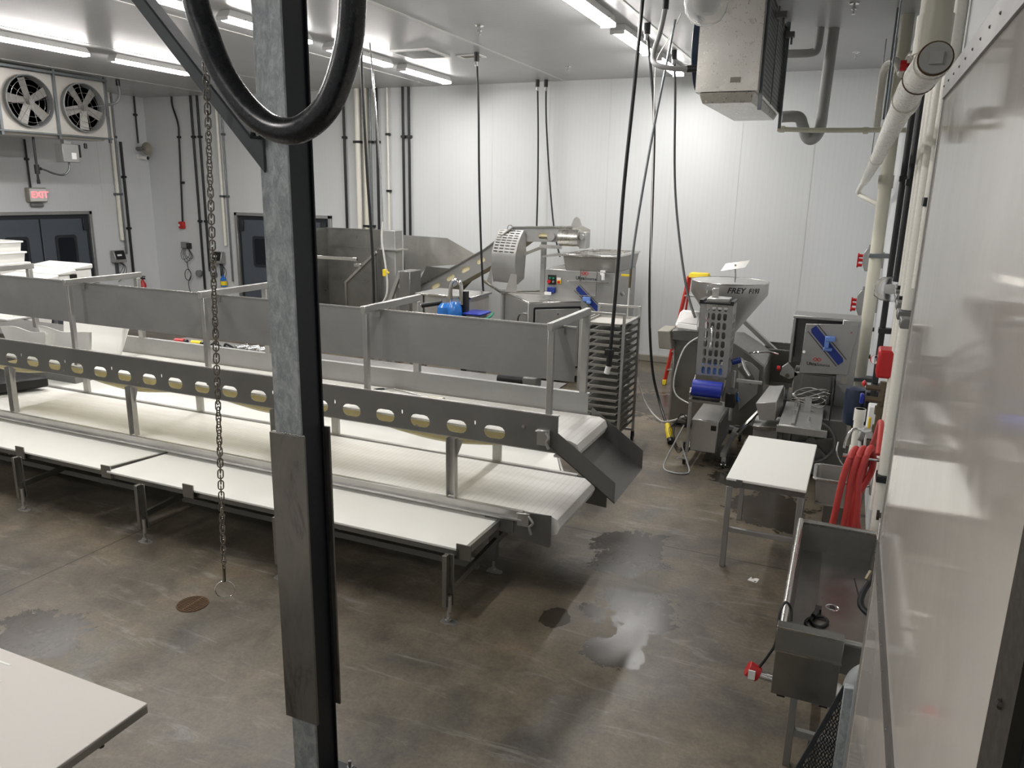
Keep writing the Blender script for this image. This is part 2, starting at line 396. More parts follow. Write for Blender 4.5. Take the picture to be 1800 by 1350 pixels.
def finish(me, mat, recalc=True):
    bm = bmesh.new(); bm.from_mesh(me)
    if recalc: bmesh.ops.recalc_face_normals(bm, faces=bm.faces)
    for f in bm.faces: f.smooth = True
    for e in bm.edges:
        if len(e.link_faces) == 2: e.smooth = e.calc_face_angle(0) < .62
        else: e.smooth = False
    bm.to_mesh(me); bm.free()
    me.materials.clear(); me.materials.append(MT[mat])
def bevel(o, wd, seg=1):
    b = o.modifiers.new('bevel', 'BEVEL'); b.width = wd; b.segments = seg; b.limit_method = 'ANGLE'; b.angle_limit = .7
    b.harden_normals = False
def solid(o, th, off=0):
    b = o.modifiers.new('solidify', 'SOLIDIFY'); b.thickness = th; b.offset = off
def thing(name, label, cat, loc=(0,0,0), rz=0, group=None):
    o = bpy.data.objects.new(name, None); COL.objects.link(o); o.empty_display_size = .1
    o.location = loc; o.rotation_euler = (0, 0, rz); o['label'] = label; o['category'] = cat
    if group: o['group'] = group
    return o
def root_of(p):
    while p.parent is not None: p = p.parent
    return p
def part(name, mb, mat, parent, local=False, bev=0, sol=0, label=None, recalc=True, seg=1, split=True):
    """one mesh object under its thing; geometry is given in world space unless local"""
    if isinstance(mb, MB) and split:
        gs = mb.clusters()
        if len(gs) > 1:
            return [part(name, g, mat, parent, local, bev, sol, label, recalc, seg, False) for g in gs][0]
    me = mb.mesh(name) if isinstance(mb, MB) else mb
    if not local:
        r = root_of(parent); mw = Matrix.Translation(r.location) @ Matrix.Rotation(r.rotation_euler.z, 4, 'Z')
        me.transform(mw.inverted())
    finish(me, mat, recalc)
    o = bpy.data.objects.new(name, me); COL.objects.link(o); o.parent = parent
    if sol: solid(o, sol)
    if bev: bevel(o, bev, seg)
    if label: o['label'] = label
    return o
def solo(name, mb, mat, label, cat, group=None, bev=0, sol=0, kind=None):
    me = mb.mesh(name); co = [v.co for v in me.vertices]
    mn = [min(c[i] for c in co) for i in range(3)]; mx = [max(c[i] for c in co) for i in range(3)]
    c = Vector(((mn[0]+mx[0])/2, (mn[1]+mx[1])/2, mn[2])); me.transform(Matrix.Translation(-c)); finish(me, mat)
    o = bpy.data.objects.new(name, me); COL.objects.link(o); o.location = c
    if label: o['label'] = label
    if cat: o['category'] = cat
    if group: o['group'] = group
    if kind: o['kind'] = kind
    if sol: solid(o, sol)
    if bev: bevel(o, bev)
    return o
def struct(name, mb, mat, bev=0):
    return solo(name, mb, mat, None, None, kind='structure', bev=bev)
def copy_tree(o, parent=None):
    c = o.copy(); COL.objects.link(c); c.parent = parent
    for ch in [x for x in bpy.data.objects if x.parent == o]: copy_tree(ch, c)
    return c
def dup(root, loc, label=None, rz=None):
    c = copy_tree(root); c.location = loc
    if label: c['label'] = label
    if rz is not None: c.rotation_euler.z = rz
    return c
def text_mesh(txt, size, ext=.001, bold=False, shear=0, align='CENTER'):
    cu = bpy.data.curves.new('lettering', 'FONT'); cu.body = txt; cu.size = size; cu.extrude = ext; cu.align_x = align; cu.align_y = 'CENTER'
    cu.shear = shear
    if bold: cu.offset = size*.02
    cu.resolution_u = 3
    o = bpy.data.objects.new('lettering', cu); COL.objects.link(o)
    dg = bpy.context.evaluated_depsgraph_get(); dg.update()
    me = bpy.data.meshes.new_from_object(o.evaluated_get(dg)); bpy.data.objects.remove(o); return me
def text_part(name, txt, size, origin, ex, ey, mat, parent, bold=False, shear=0, align='CENTER', ext=.001):
    me = text_mesh(txt, size, ext, bold, shear, align)
    ex = Vector(ex).normalized(); ey = Vector(ey).normalized(); ez = ex.cross(ey)
    mt = Matrix((ex, ey, ez)).transposed().to_4x4(); mt.translation = Vector(origin); me.transform(mt)
    return part(name, me, mat, parent, recalc=False)
def obround(cx, cy, w, h, n=6):
    r = h/2; p = []
    for k in range(n+1):
        t = -math.pi/2+math.pi*k/n; p.append((cx+w/2-r+r*math.cos(t), cy+r*math.sin(t)))
    for k in range(n+1):
        t = math.pi/2+math.pi*k/n; p.append((cx-w/2+r+r*math.cos(t), cy+r*math.sin(t)))
    return p
def vob(cx, cy, w, h, n=4): return [(cx+(y-cy), cy+(x-cx)) for x, y in obround(cx, cy, h, w, n)]
def rect(x0, x1, y0, y1): return [(x0, y0), (x1, y0), (x1, y1), (x0, y1)]
def rrect(x0, x1, y0, y1, r, n=4):
    p = []
    for cx, cy, a in ((x1-r, y0+r, -90), (x1-r, y1-r, 0), (x0+r, y1-r, 90), (x0+r, y0+r, 180)):
        for k in range(n+1):
            t = math.radians(a+90*k/n); p.append((cx+r*math.cos(t), cy+r*math.sin(t)))
    return p
EX, EY, EZ = (1,0,0), (0,1,0), (0,0,1)
XL, XR, YB, YF = -16.1, .45, 14.4, -4.0

exec_parts = []
# ================================================================== THE SETTING
struct('floor', MB().box(XL-.2, XR+.2, YF-.2, YB+.2, -.1, 0), 'floor')
struct('ceiling', MB().box(XL-.2, XR+.2, YF-.2, YB+.2, ZC, ZC+.15), 'ceiling')
struct('wall_back', MB().box(XL-.2, XR+.2, YB, YB+.15, 0, ZC), 'wall_back')
struct('wall_right', MB().box(XR, XR+.15, YF, YB, 0, ZC), 'wall_side')
struct('wall_left', MB().box(XL-.15, XL, YF, YB, 0, ZC), 'wall_side')
struct('wall_front', MB().box(XL, XR, YF-.15, YF, 0, ZC), 'wall_back')
struct('trim_1', MB().box(XL, XR, YB-.06, YB, 0, .13), 'curb', .01)
struct('trim_2', MB().box(XL, XL+.06, YF, 11.0-.0, 0, .13).box(XL, XL+.06, 12.7, YB, 0, .13), 'curb', .01)
k = 3
for x in (-2.6, -5.27, -8.08, -10.92, -13.7):
    struct('trim_%d' % k, MB().box(x-.025, x+.025, YF, YB, ZC-.006, ZC), 'caulk'); k += 1
for x in (-.75, -1.95, -3.15, -4.35, -5.55, -6.75, -7.95, -12.6):
    struct('trim_%d' % k, MB().box(x-.008, x+.008, YB-.004, YB, .13, ZC), 'caulk'); k += 1
for y in (10.2, 13.0):
    struct('trim_%d' % k, MB().box(XL, XL+.004, y-.008, y+.008, 2.6, ZC), 'caulk'); k += 1

# stub wall of glossy sheet beside the camera
PX = .2
struct('wall_stub', MB().box(PX, XR-.02, .845, 2.66, 0, 3.465), 'gloss')
def batten(name, z0, z1):
    mb = MB().box(PX-.006, PX, .845, 2.66, z0, z1)
    y = .95
    while y < 2.64:
        mb.sphere((PX-.006, y, (z0+z1)/2), .0035, 4); y += .12
    return struct(name, mb, 'sshade')
batten("trim_%d" % k, 1.94, 2.0); k += 1
batten("trim_%d" % k, 3.39, 3.455); k += 1
struct('trim_%d' % k, MB().box(PX-.004, PX, 2.64, 2.665, 0, 3.465).box(PX-.004, XR-.01, 2.66, 2.665, 0, 3.465), 'ss'); k += 1
mb = MB().box(PX-.012, PX+.03, .755, .845, 0, 3.465)
for z in (2.45, 2.62, 2.8, 3.0): mb.sphere((PX-.012, .80, z), .006, 4)
struct('trim_%d' % k, mb, 'bronze'); k += 1
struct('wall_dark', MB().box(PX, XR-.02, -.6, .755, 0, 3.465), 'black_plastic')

# ---- doors
def swing_door(n, o, ex, W, H, leaves, inward):
    """o = left bottom corner in plane, ex = direction along the wall, inward = into the room"""
    o = Vector(o); ex = Vector(ex); iw = Vector(inward); ez = Vector(EZ)
    r = thing('door_%d' % n, '', 'door', o); del r['label']; del r['category']; r['kind'] = 'structure'
    def bx(a0, a1, z0, z1, d0, d1):
        p = [o+ex*a+iw*d+ez*z for z in (z0, z1) for a, d in ((a0, d0), (a1, d0), (a1, d1), (a0, d1))]
        return MB().hexa(p)
    fr = MB()
    for a in ((-.07, 0), (W, W+.07)): fr.hexa([o+ex*x+iw*d+ez*z for z in (0, H+.07) for x, d in ((a[0], .001), (a[1], .001), (a[1], .07), (a[0], .07))])
    fr.hexa([o+ex*x+iw*d+ez*z for z in (H, H+.07) for x, d in ((-.07, .001), (W+.07, .001), (W+.07, .07), (-.07, .07))])
    part('door_frame', fr, 'ssd', r, bev=.004)
    part('gasket', bx(0, W, 0, H, .002, .012), 'door_dark', r)
    lw = (W-.16)/leaves
    for i in range(leaves):
        a0 = .08+i*lw+.02; a1 = .08+(i+1)*lw-.02
        lf = part('door_leaf', bx(a0, a1, .03, H-.09, .014, .05), 'door_grey', r, bev=.006)
        mid = (a0+a1)/2
        part('window_gasket', MB().plate(rrect(-.26, .26, -.36, .36, .07), o+ex*mid+iw*.052+ez*1.65, ex if ex.cross(ez).dot(iw) > 0 else -ex, ez, .012, [rrect(-.2, .2, -.3, .3, .05)]), 'door_dark', lf)
        part('window_pane', MB().plate(rrect(-.2, .2, -.3, .3, .05), o+ex*mid+iw*.05+ez*1.65, ex if ex.cross(ez).dot(iw) > 0 else -ex, ez, .006), 'glass_dark', lf)
        ha = a0+.0 if i == 0 else a1-.1
        part('hinge', bx(ha, ha+.1, H-.35, H-.08, .05, .1), 'door_dark', lf, bev=.01)
    return r
swing_door(1, (XL, 10.15, 0), (0, 1, 0), 2.4, 2.45, 2, (1, 0, 0))
swing_door(2, (-13.36, YB, 0), (1, 0, 0), 2.62, 2.47, 2, (0, -1, 0))

# ================================================================== CEILING THINGS
def make_light(label):
    r = thing('ceiling_light', label, 'light', (0, 0, ZC), 0, 'LED strip lights on the ceiling')
    L, W_, H = .80, .085, .11
    part('housing', MB().hexa([V(-W_*1.2,-L,-.085), V(W_*1.2,-L,-.085), V(W_*1.2,L,-.085), V(-W_*1.2,L,-.085), V(-W_,-L+.05,0), V(W_,-L+.05,0), V(W_,L-.05,0), V(-W_,L-.05,0)]).box(-W_*1.1, W_*1.1, -L-.004, -L+.008, -.128, -.08).box(-W_*1.1, W_*1.1, L-.008, L+.004, -.128, -.08), 'white_paint', r, True, .004)  # end plates added to block light leaving the lens ends
    mb = MB()
    pf = [(-W_*1.1, -.086), (-W_*1.0, -.104), (-W_*.6, -.125), (W_*.6, -.125), (W_*1.0, -.104), (W_*1.1, -.086)]
    ys = [(-L, .80), (-L+.07, 1), (L-.07, 1), (L, .80)]
    for y, sc in ys:
        for x, z in pf: mb.v.append((x*sc, y, -.086+(z+.086)*sc))
    n = len(pf)
    for j in range(3):
        for i in range(n-1): mb.f.append((j*n+i, j*n+i+1, (j+1)*n+i+1, (j+1)*n+i))
    mb.f.append(tuple(range(n))); mb.f.append(tuple(range(3*n, 4*n)))
    part('lens', mb, 'lamp', r, True, label='lit frosted lens')
    cl = MB()
    for y in (-.5, .5): cl.box(-W_*1.26, W_*1.26, y-.012, y+.012, -.084, -.06)
    part('clip', cl, 'ss', r, True)
    return r
L0 = make_light('lit strip light in the right row, nearest the hanging grey cooler base')
L0.location = (-2.95, 8.72, ZC)
LAB = {(-2.95, 10.7): 'lit strip light in the right row, middle one beside the hanging cables',
       (-2.95, 12.75): 'lit strip light in the right row, closest to the back wall behind cables',
       (-7.2, 8.5): 'lit strip light half hidden behind the galvanised column top',
       (-7.2, 10.55): 'lit strip light behind the thick black cable loop',
       (-7.2, 12.55): 'lit strip light closest to the back wall, just beyond the ceiling hatch',
       (-11.3, 8.3): 'lit strip light at the left edge above the fan unit',
       (-11.3, 10.35): 'lit strip light in the left row near the diagonal brace'}
for (x, y), lb in LAB.items(): dup(L0, (x, y, ZC), lb)
# the rows go on overhead and behind the viewpoint
for x in (-2.95, -7.2, -11.3):
    for y in (6.5, 4.4, -1.0):
        if x == -2.95 and y == 6.5: continue
        dup(L0, (x, y, ZC), 'lit strip light of the ceiling rows, overhead and outside the picture')
# hatch, vent, sprinklers
def hatch():
    r = thing('ceiling_vent', 'square grey grille vent hanging open at the ceiling between light rows', 'vent', (-6.4, 11, ZC))
    part('frame', MB().plate(rect(-.34, .34, -.34, .34), (-6.4, 11, ZC-.03), EX, EY, .029, [rect(-.28, .28, -.28, .28)]), 'white_paint', r)
    mb = MB()
    for i in range(12): mb.box(-6.68, -6.12, 10.73+i*.048, 10.75+i*.048, ZC-.035, ZC-.012)
    part('grille', mb, 'grey_plastic', r)
    r = thing('ceiling_vent', 'small pale grille on the ceiling beside the larger vent', 'vent', (-5.75, 11.45, ZC))
    part('frame', MB().plate(rect(-.2, .2, -.14, .14), (-5.75, 11.45, ZC-.02), EX, EY, .019, [rect(-.15, .15, -.1, .1)]), 'white_paint', r)
    mb = MB()
    for i in range(7): mb.box(-5.9, -5.6, 11.36+i*.028, 11.372+i*.028, ZC-.018, ZC-.004)
    part('grille', mb, 'curb', r)
hatch()
def sprinkler(x, y, label):
    r = thing('sprinkler', label, 'sprinkler', (x, y, ZC), 0, 'ceiling sprinkler heads')
    part('escutcheon', MB().lathe([(.05, -.012), (.055, 0)], (x, y, ZC)), 'chrome', r)
    part('head', MB().cyl((x, y, ZC), (x, y, ZC-.07), .012, 10).cyl((x, y, ZC-.05), (x, y, ZC-.066), .03, 12).cyl((x, y, ZC-.066), (x, y, ZC-.11), .006, 8).cyl((x, y, ZC-.11), (x, y, ZC-.114), .022, 12), 'chrome', r)
sprinkler(-4.65, 9.5, 'chrome sprinkler head on the ceiling right of the small vent')
sprinkler(-4.65, 12.85, 'chrome sprinkler head on the ceiling close to the back wall')
sprinkler(-.24, 12.83, 'chrome sprinkler head near the right wall, the farther one')
sprinkler(-.26, 9.72, 'chrome sprinkler head near the right wall, at the top edge')

# ================================================================== EVAPORATOR COOLERS
def evaporator(loc, label, side, nfans, L, hangers=True, skin='alu', D=.62, H=1.04, guards='grey_plastic', z0=4.03, gtop=False):
    """loc = (x of the fan face, y start); side = -1 fans face -x, +1 fans face +x"""
    xf, y0 = loc; xb = xf-side*D; z1 = z0+H
    r = thing('fan_cooler', label, 'cooler', (xf, y0, z0), 0, 'ceiling hung fan coolers')
    X0, X1 = min(xf, xb), max(xf, xb)
    fl = L/nfans
    holes = []
    rad = min(fl, H)*.42
    for i in range(nfans):
        cy = (i+.5)*fl; holes.append([(cy+rad*math.cos(2*math.pi*k/28), H/2+rad*math.sin(2*math.pi*k/28)) for k in range(28)])
    # fan face
    part('fan_panel', MB().plate(rect(0, L, 0, H), (xf-.004, y0, z0), EY, EZ, .008, holes), skin, r)
    part('end_panel', MB().box(X0, X1, y0, y0+.01, z0, z1), skin, r, bev=.003)
    part('end_panel', MB().box(X0, X1, y0+L-.01, y0+L, z0, z1), skin, r, bev=.003)
    part('casing', MB().box(X0, X1, y0+.01, y0+L-.01, z1-.01, z1).box(X0, X1, y0+.01, y0+L-.01, z0, z0+.01), skin, r)
    cx = xb+side*.02
    part('coil', MB().box(min(cx, cx+side*.2), max(cx, cx+side*.2), y0+.02, y0+L-.02, z0+.02, z1-.02), 'fins', r)
    fr = MB()
    for j in range(nfans+1):
        y = y0+j*(L-.03)/nfans; fr.box(xb-.012 if side > 0 else xb, xb if side > 0 else xb+.012, y, y+.03, z0, z1)
    part('coil_frame', fr, 'sshade', r)
    # drip pan
    part('drip_pan', MB().hexa([V(X0+.06,y0+.08,z0-.10), V(X1-.06,y0+.08,z0-.10), V(X1-.06,y0+L-.08,z0-.07), V(X0+.06,y0+L-.08,z0-.07), V(X0+.03,y0+.02,z0-.005), V(X1-.03,y0+.02,z0-.005), V(X1-.03,y0+L-.02,z0-.005), V(X0+.03,y0+L-.02,z0-.005)]), skin, r, bev=.004)
    for i in range(nfans):
        cy = y0+(i+.5)*fl; cz = z0+H/2
        sh = part('fan_shroud', MB().lathe([(rad, -side*.05), (rad+.012, side*.0), (rad+.02, side*.10), (rad-.0, side*.11), (rad-.015, 0), (rad-.015, -side*.05)], (xf, cy, cz), 'x', 36), guards, r)
        hub = MB().cyl((xf+side*.0, cy, cz), (xf+side*.06, cy, cz), .055, 16)
        for k in range(5):
            a = 2*math.pi*(k+.13+.3*i)/5; d = Vector((0, math.cos(a), math.sin(a))); e = Vector((0, -math.sin(a), math.cos(a)))
            c = Vector((xf+side*.03, cy, cz))
            tw = Vector((side*.022, 0, 0))
            hub.hexa([c+d*.05-e*.06-tw*.6, c+d*.05+e*.06+tw*.6, c+d*.05+e*.06+tw*.6+V(side*.004,0,0), c+d*.05-e*.06-tw*.6+V(side*.004,0,0),
                      c+d*rad*.93-e*.085-tw, c+d*rad*.93+e*.085+tw, c+d*rad*.93+e*.085+tw+V(side*.004,0,0), c+d*rad*.93-e*.085-tw+V(side*.004,0,0)])
        part('fan_blade', hub, 'blade_grey', sh, split=False)
        g = MB()
        for k in range(8):
            a = 2*math.pi*k/8+.2; g.cyl((xf+side*.12, cy, cz), (xf+side*.10, cy+rad*math.cos(a), cz+rad*math.sin(a)), .004, 6)
        for rr in (.35, .62, .85, 1.0): g.torus((xf+side*(.12-.02*rr), cy, cz), rad*rr, .0035, 'x', 32, 5)
        g.cyl((xf+side*.115, cy, cz), (xf+side*.13, cy, cz), .05, 16)
        part('fan_guard', g, 'chrome', sh)
    if hangers:
        h = MB()
        for j in range(nfans+1):
            y = y0+j*L/nfans
            h.box(min(xf, xf+side*.05), max(xf, xf+side*.05), y-.025, y+.025, z0-.1, ZC)
        h.box(min(xf, xf+side*.06), max(xf, xf+side*.06), y0-.1, y0+L+.05, z1+.02, z1+.07)
        h.box(min(xf, xf+side*.06), max(xf, xf+side*.06), y0-.1, y0+L+.05, z0-.035, z0-.005)
        part('hanger_frame', h, 'galv_pipe', r, bev=.003)
    else:
        h = MB()
        for y in (y0+.12, y0+L-.12):
            for x in (X0+.05, X1+.0): h.bar((x, y, z1-.02), (x, y, ZC), .03)
            h.box(X1+.0, X1+.03, y-.015, y+.015, z0-.12, z1+.05) if False else None
        part('hanger_rod', h, 'galv_pipe', r)
    return r
ev1 = evaporator((-14.0, 8.3), 'ceiling fan cooler with round grey fans facing the room at upper left', 1, 3, 3.3, skin='alu_plain', z0=4.03)
ev2 = evaporator((-1.6, 8.2), 'aluminium ceiling cooler seen end-on at upper right with blue fan ring', -1, 2, 2.4, hangers=False, D=.6, H=1.0, guards='blue_dark', z0=4.12)
ev3 = evaporator((-1.66, 1.7), 'cooler whose flat grey base shows at the top edge above the lights', -1, 2, 2.36, hangers=False, D=.6, H=1.0, guards='blue_dark', z0=4.16)
# brackets on the coil side of the right unit
mb = MB()
for y in (8.3, 10.5): mb.box(-1.0, -.965, y-.02, y+.02, 3.95, 5.17)
part('hanger_bar', mb, 'galv_pipe', ev2, bev=.003)
mb = MB()
for y in (9.3, 10.4): mb.box(-1.0, -.9, y-.05, y+.05, 4.98, 5.04).cyl((-.93, y, 4.98), (-.93, y, 4.9), .012, 8)
part('coil_bracket', mb, 'sshade', ev2)
part('rating_label', MB().box(-1.27, -1.17, 8.195, 8.2, 4.2, 4.25), 'curb', ev2)
# pipes of the right cooler
solo('drain_pipe', MB().tube([(-1.02, 10.7, 3.96), (-.6, 10.7, 3.94), (.45, 10.7, 3.93)], .03, 12, 0).cyl((-1.0, 10.7, 3.96), (-.93, 10.7, 3.957), .042, 12).cyl((-.02, 10.7, 3.93), (.04, 10.7, 3.93), .042, 12), 'cream_pvc', 'thin white pipe running level from the right cooler to the right wall', 'pipe')
solo('insulated_pipe', MB().tube([(-1.0, 10.9, 4.88), (-.72, 10.9, 4.88), (-.66, 10.9, 4.94), (-.65, 10.9, 5.17)], .05, 12, 5), 'grey_ins', 'short grey insulated pipe bending from the right cooler up to the ceiling', 'pipe')
solo('insulated_pipe', MB().tube([(-1.0, 10.85, 4.12), (-.8, 10.9, 4.12), (-.74, 10.95, 4.02), (-.68, 11.0, 3.88), (-.6, 11.0, 3.86), (-.53, 11.0, 3.98), (-.52, 11.0, 4.3), (-.50, 11.0, 5.17)], .07, 14, 6), 'grey_ins', 'thick grey insulated pipe with U bend rising to the ceiling behind the right cooler', 'pipe')
# conduits to coolers
t = thing('flexible_conduit', 'grey flexible conduit curving from the ceiling into the right cooler', 'conduit', (-2.09, 8.98, ZC))
part('conduit', MB().tube([(-2.09, 8.75, 5.05), (-2.12, 8.7, 4.8), (-2.13, 8.5, 4.55), (-2.05, 8.3, 4.42), (-1.85, 8.25, 4.36), (-1.7, 8.3, 4.36)], .027, 12), 'grey_ins', t)
part('connector', MB().cyl((-2.09, 8.75, 5.17), (-2.09, 8.75, 5.03), .035, 12).cyl((-1.72, 8.3, 4.36), (-1.6, 8.3, 4.36), .034, 12), 'black_plastic', t)
t = thing('flexible_conduit', 'short grey conduit from the ceiling to the left fan cooler end', 'conduit', (-13.92, 11.8, ZC))
part('conduit', MB().tube([(-13.92, 11.87, 5.1), (-13.9, 11.87, 4.9), (-13.92, 11.8, 4.74), (-14.05, 11.72, 4.68), (-14.2, 11.65, 4.68)], .028, 12), 'grey_plastic', t)
part('connector', MB().cyl((-13.92, 11.87, 5.17), (-13.92, 11.87, 5.05), .04, 12).cyl((-14.13, 11.68, 4.68), (-14.25, 11.6, 4.68), .04, 12), 'black_plastic', t)
# dome hanging near the right cooler
t = thing('ceiling_dome', 'clear plastic covered round fitting hanging at the top beside the right cooler', 'dome', (-.95, 5, 4.1))
prof = [(.004, 0), (.05, .004), (.09, .025), (.118, .07), (.128, .13), (.13, .25)]
part('cover', MB().lathe(prof, (-.95, 5, 4.1)), 'clear', t, sol=.003)
part('fitting', MB().lathe([(.05, .06), (.08, .1), (.085, .24), (.05, .3), (.02, .32), (.02, 1.07)], (-.95, 5, 4.1)), 'white_paint', t)
part('cover_rim', MB().torus((-.95, 5, 4.35), .13, .006), 'white_paint', t)

# ================================================================== HANGING CABLES
def drop(name, label, pts, r, mat, ceil_conn=True, end=None, group=None, sm=6):
    t = thing(name, label, 'cable', pts[0], 0, group)
    part('cable', MB().tube(pts, r, 8, sm), mat, t)
    if ceil_conn:
        x, y, z = pts[0]
        part('ceiling_connector', MB().cyl((x, y, ZC), (x, y, ZC-.13), r*2.2, 10), 'black_plastic', t)
        part('cable_gland', MB().cyl((x, y, ZC-.13), (x, y, ZC-.2), r*1.6, 10), 'chrome', t)
    return t
drop('hanging_cable', 'black cable hanging behind the conveyor, just right of the column top', [(-6.09, 8.98, 5.1), (-6.10, 8.98, 4.6), (-6.06, 8.98, 3.4), (-6.0, 8.98, 2.2), (-6.0, 8.98, 1.2)], .02, 'black_rubber')
t = drop('hanging_cable', 'thin silver air line with white hose hanging beside the black cable', [(-6.52, 9.81, 5.12), (-6.45, 9.81, 4.3), (-6.38, 9.81, 3.2), (-6.36, 9.81, 2.65)], .013, 'chrome', False)
part('hose', MB().tube([(-6.36, 9.81, 2.66), (-6.38, 9.8, 2.4), (-6.33, 9.8, 2.05), (-6.3, 9.8, 1.75), (-6.33, 9.8, 1.55), (-6.45, 9.8, 1.4)], .014, 8), 'white_cord', t)
part('valve', MB().box(-6.37, -6.31, 9.78, 9.84, 1.86, 1.96).box(-6.34, -6.27, 9.79, 9.82, 1.9, 1.93), 'yellow', t, bev=.005, label='yellow valve')
drop('hanging_cable', 'black cable hanging in front of the slotted mixer hood', [(-5.54, 11.22, 5.1), (-5.5, 11.22, 4.4), (-5.48, 11.22, 3.4), (-5.44, 11.22, 2.4), (-5.38, 11.22, 1.5), (-5.3, 11.22, 1.0)], .018, 'black_rubber')
drop('hanging_cable', 'left of the two thin black cables hanging close to the back wall', [(-5.7, 14.12, 5.1), (-5.66, 14.12, 4.2), (-5.64, 14.12, 3.2), (-5.64, 14.12, 2.4)], .017, 'black_rubber')
drop('hanging_cable', 'right of the two thin black cables, dropping to the far mixer', [(-5.55, 14.17, 5.1), (-5.52, 14.17, 4.4), (-5.4, 14.17, 3.2), (-5.22, 14.0, 2.4), (-4.95, 13.6, 1.98)], .017, 'black_rubber')
# right group
t = drop('hanging_cable', 'thickest black cable slanting down to a plug in front of the pan rack', [(-2.30, 8.6, 5.17), (-2.33, 8.55, 4.2), (-2.37, 8.5, 3.2), (-2.38, 8.45, 2.2), (-2.4, 8.4, 1.35)], .021, 'black_rubber', False)
part('plug', MB().cyl((-2.4, 8.4, 1.38), (-2.41, 8.4, 1.18), .035, 12).box(-2.46, -2.36, 8.37, 8.43, 1.3, 1.38), 'black_plastic', t, bev=.004)
part('plug_face', MB().cyl((-2.41, 8.4, 1.18), (-2.43, 8.4, 1.09), .034, 12), 'white_paint', t)
t = drop('hanging_cable', 'black and blue cable reaching the floor with a yellow plug', [(-2.6, 10.0, 5.08), (-2.52, 10.0, 4.6), (-2.44, 10.0, 4.0), (-2.40, 10, 3.0), (-2.36, 10, 1.8), (-2.27, 10, .9), (-2.12, 9.93, .42), (-1.9, 9.55, .17)], .018, 'black_rubber')
part('plug', MB().cyl((-1.9, 9.56, .17), (-1.84, 9.42, .08), .045, 14).cyl((-1.93, 9.62, .21), (-1.9, 9.56, .17), .034, 12), 'yellow', t, label='yellow plug')
part('plug_face', MB().cyl((-1.84, 9.42, .08), (-1.815, 9.37, .05), .043, 14), 'black_plastic', t)
t = drop('air_hose', 'silver air pipe hanging beside the cables, ending in a yellow valve handle', [(-2.17, 9.6, 5.1), (-2.26, 9.55, 4.4), (-2.36, 9.5, 3.6), (-2.45, 9.45, 2.7), (-2.48, 9.42, 2.2)], .016, 'galv_pipe', False)
part('valve', MB().cyl((-2.48, 9.42, 2.22), (-2.485, 9.42, 1.98), .016, 8), 'brass', t)
part('valve_handle', MB().box(-2.6, -2.48, 9.41, 9.43, 2.12, 2.145), 'yellow', t, label='yellow valve handle')
part('hose', MB().tube([(-2.485, 9.42, 2.0), (-2.48, 9.42, 1.5), (-2.4, 9.5, 1.0), (-2.2, 9.4, .55), (-1.95, 9.2, .38), (-1.75, 9.0, .45), (-1.56, 8.85, .58)], .012, 8), 'white_cord', t)
drop('hanging_cable', 'thin black cable curving down from the ceiling to the filler machine', [(-2.67, 11.9, 5.1), (-2.62, 11.9, 4.6), (-2.52, 11.8, 3.4), (-2.3, 11.3, 2.6), (-2.0, 10.6, 1.9), (-1.78, 10.2, 1.55)], .017, 'black_rubber')
drop('hanging_cable', 'thin white cord looping between the ceiling and the black cable near the lights', [(-2.1, 9.6, 5.17), (-2.25, 9.75, 4.95), (-2.42, 9.9, 4.75), (-2.46, 9.97, 4.5), (-2.42, 9.97, 3.6), (-2.38, 9.97, 2.6), (-2.3, 9.97, 1.4)], .007, 'white_cord', False)
# foreground loop
solo('cable_loop', MB().tube([(-1.31, 1.25, 5.17), (-1.29, 1.25, 4.2), (-1.245, 1.25, 3.55), (-1.205, 1.25, 3.38), (-1.15, 1.25, 3.285), (-1.075, 1.25, 3.222), (-1.0, 1.25, 3.21), (-.93, 1.25, 3.25), (-.885, 1.25, 3.33), (-.865, 1.25, 3.43), (-.85, 1.25, 3.7), (-.84, 1.25, 4.3), (-.84, 1.25, 5.17)], .0255, 16, 8), 'black_hose', 'thick glossy black cable hanging in a big loop in the foreground', 'cable')

# ================================================================== COLUMN + BRACE + CHAIN
t = thing('steel_column', 'galvanised steel column standing in the foreground with welded cover plates', 'column', (-2.31, 2.81, 0))
cx0, cx1, cy0, cy1 = -2.39, -2.237, 2.726, 2.90
part('front_flange', MB().box(cx0, cx1, cy0, cy0+.012, .02, ZC), 'galv', t, bev=.003)
part('rear_flange', MB().box(cx0, cx1, cy1-.012, cy1, .02, ZC), 'dark_steel', t, bev=.003, label='rear flange darkened for shade')
part('web', MB().box(-2.262, -2.25, cy0+.012, cy1-.012, .02, ZC), 'dark_steel', t, label='web darkened for the shade between the flanges')  # recess shade is put into the colour of web and rear flange
part('cover_plate', MB().box(-2.415, -2.213, cy0-.014, cy0-.001, .44, 1.986), 'raw', t, bev=.002, label='brown bare steel cover plate')
part('cover_plate', MB().box(-2.415, -2.213, cy1+.001, cy1+.014, .44, 1.986), 'raw', t, bev=.002, label='dark rear cover plate')
wb = MB()
for i in range(40):
    x = -2.40+i*.0046; wb.sphere((x, cy0-.004, 1.988+random.uniform(-.003, .003)), .0055, 4)
part('weld_bead', wb, 'ssx', t)
bp = part('base_plate', MB().box(-2.47, -2.16, 2.66, 2.96, 0, .022), 'dark_steel', t, bev=.003)
for x, y in ((-2.445, 2.69), (-2.185, 2.69), (-2.445, 2.93), (-2.185, 2.93)):
    part('anchor_bolt', MB().cyl((x, y, .02), (x, y, .075), .009, 8).cyl((x, y, .022), (x, y, .04), .018, 6), 'sshade', bp)
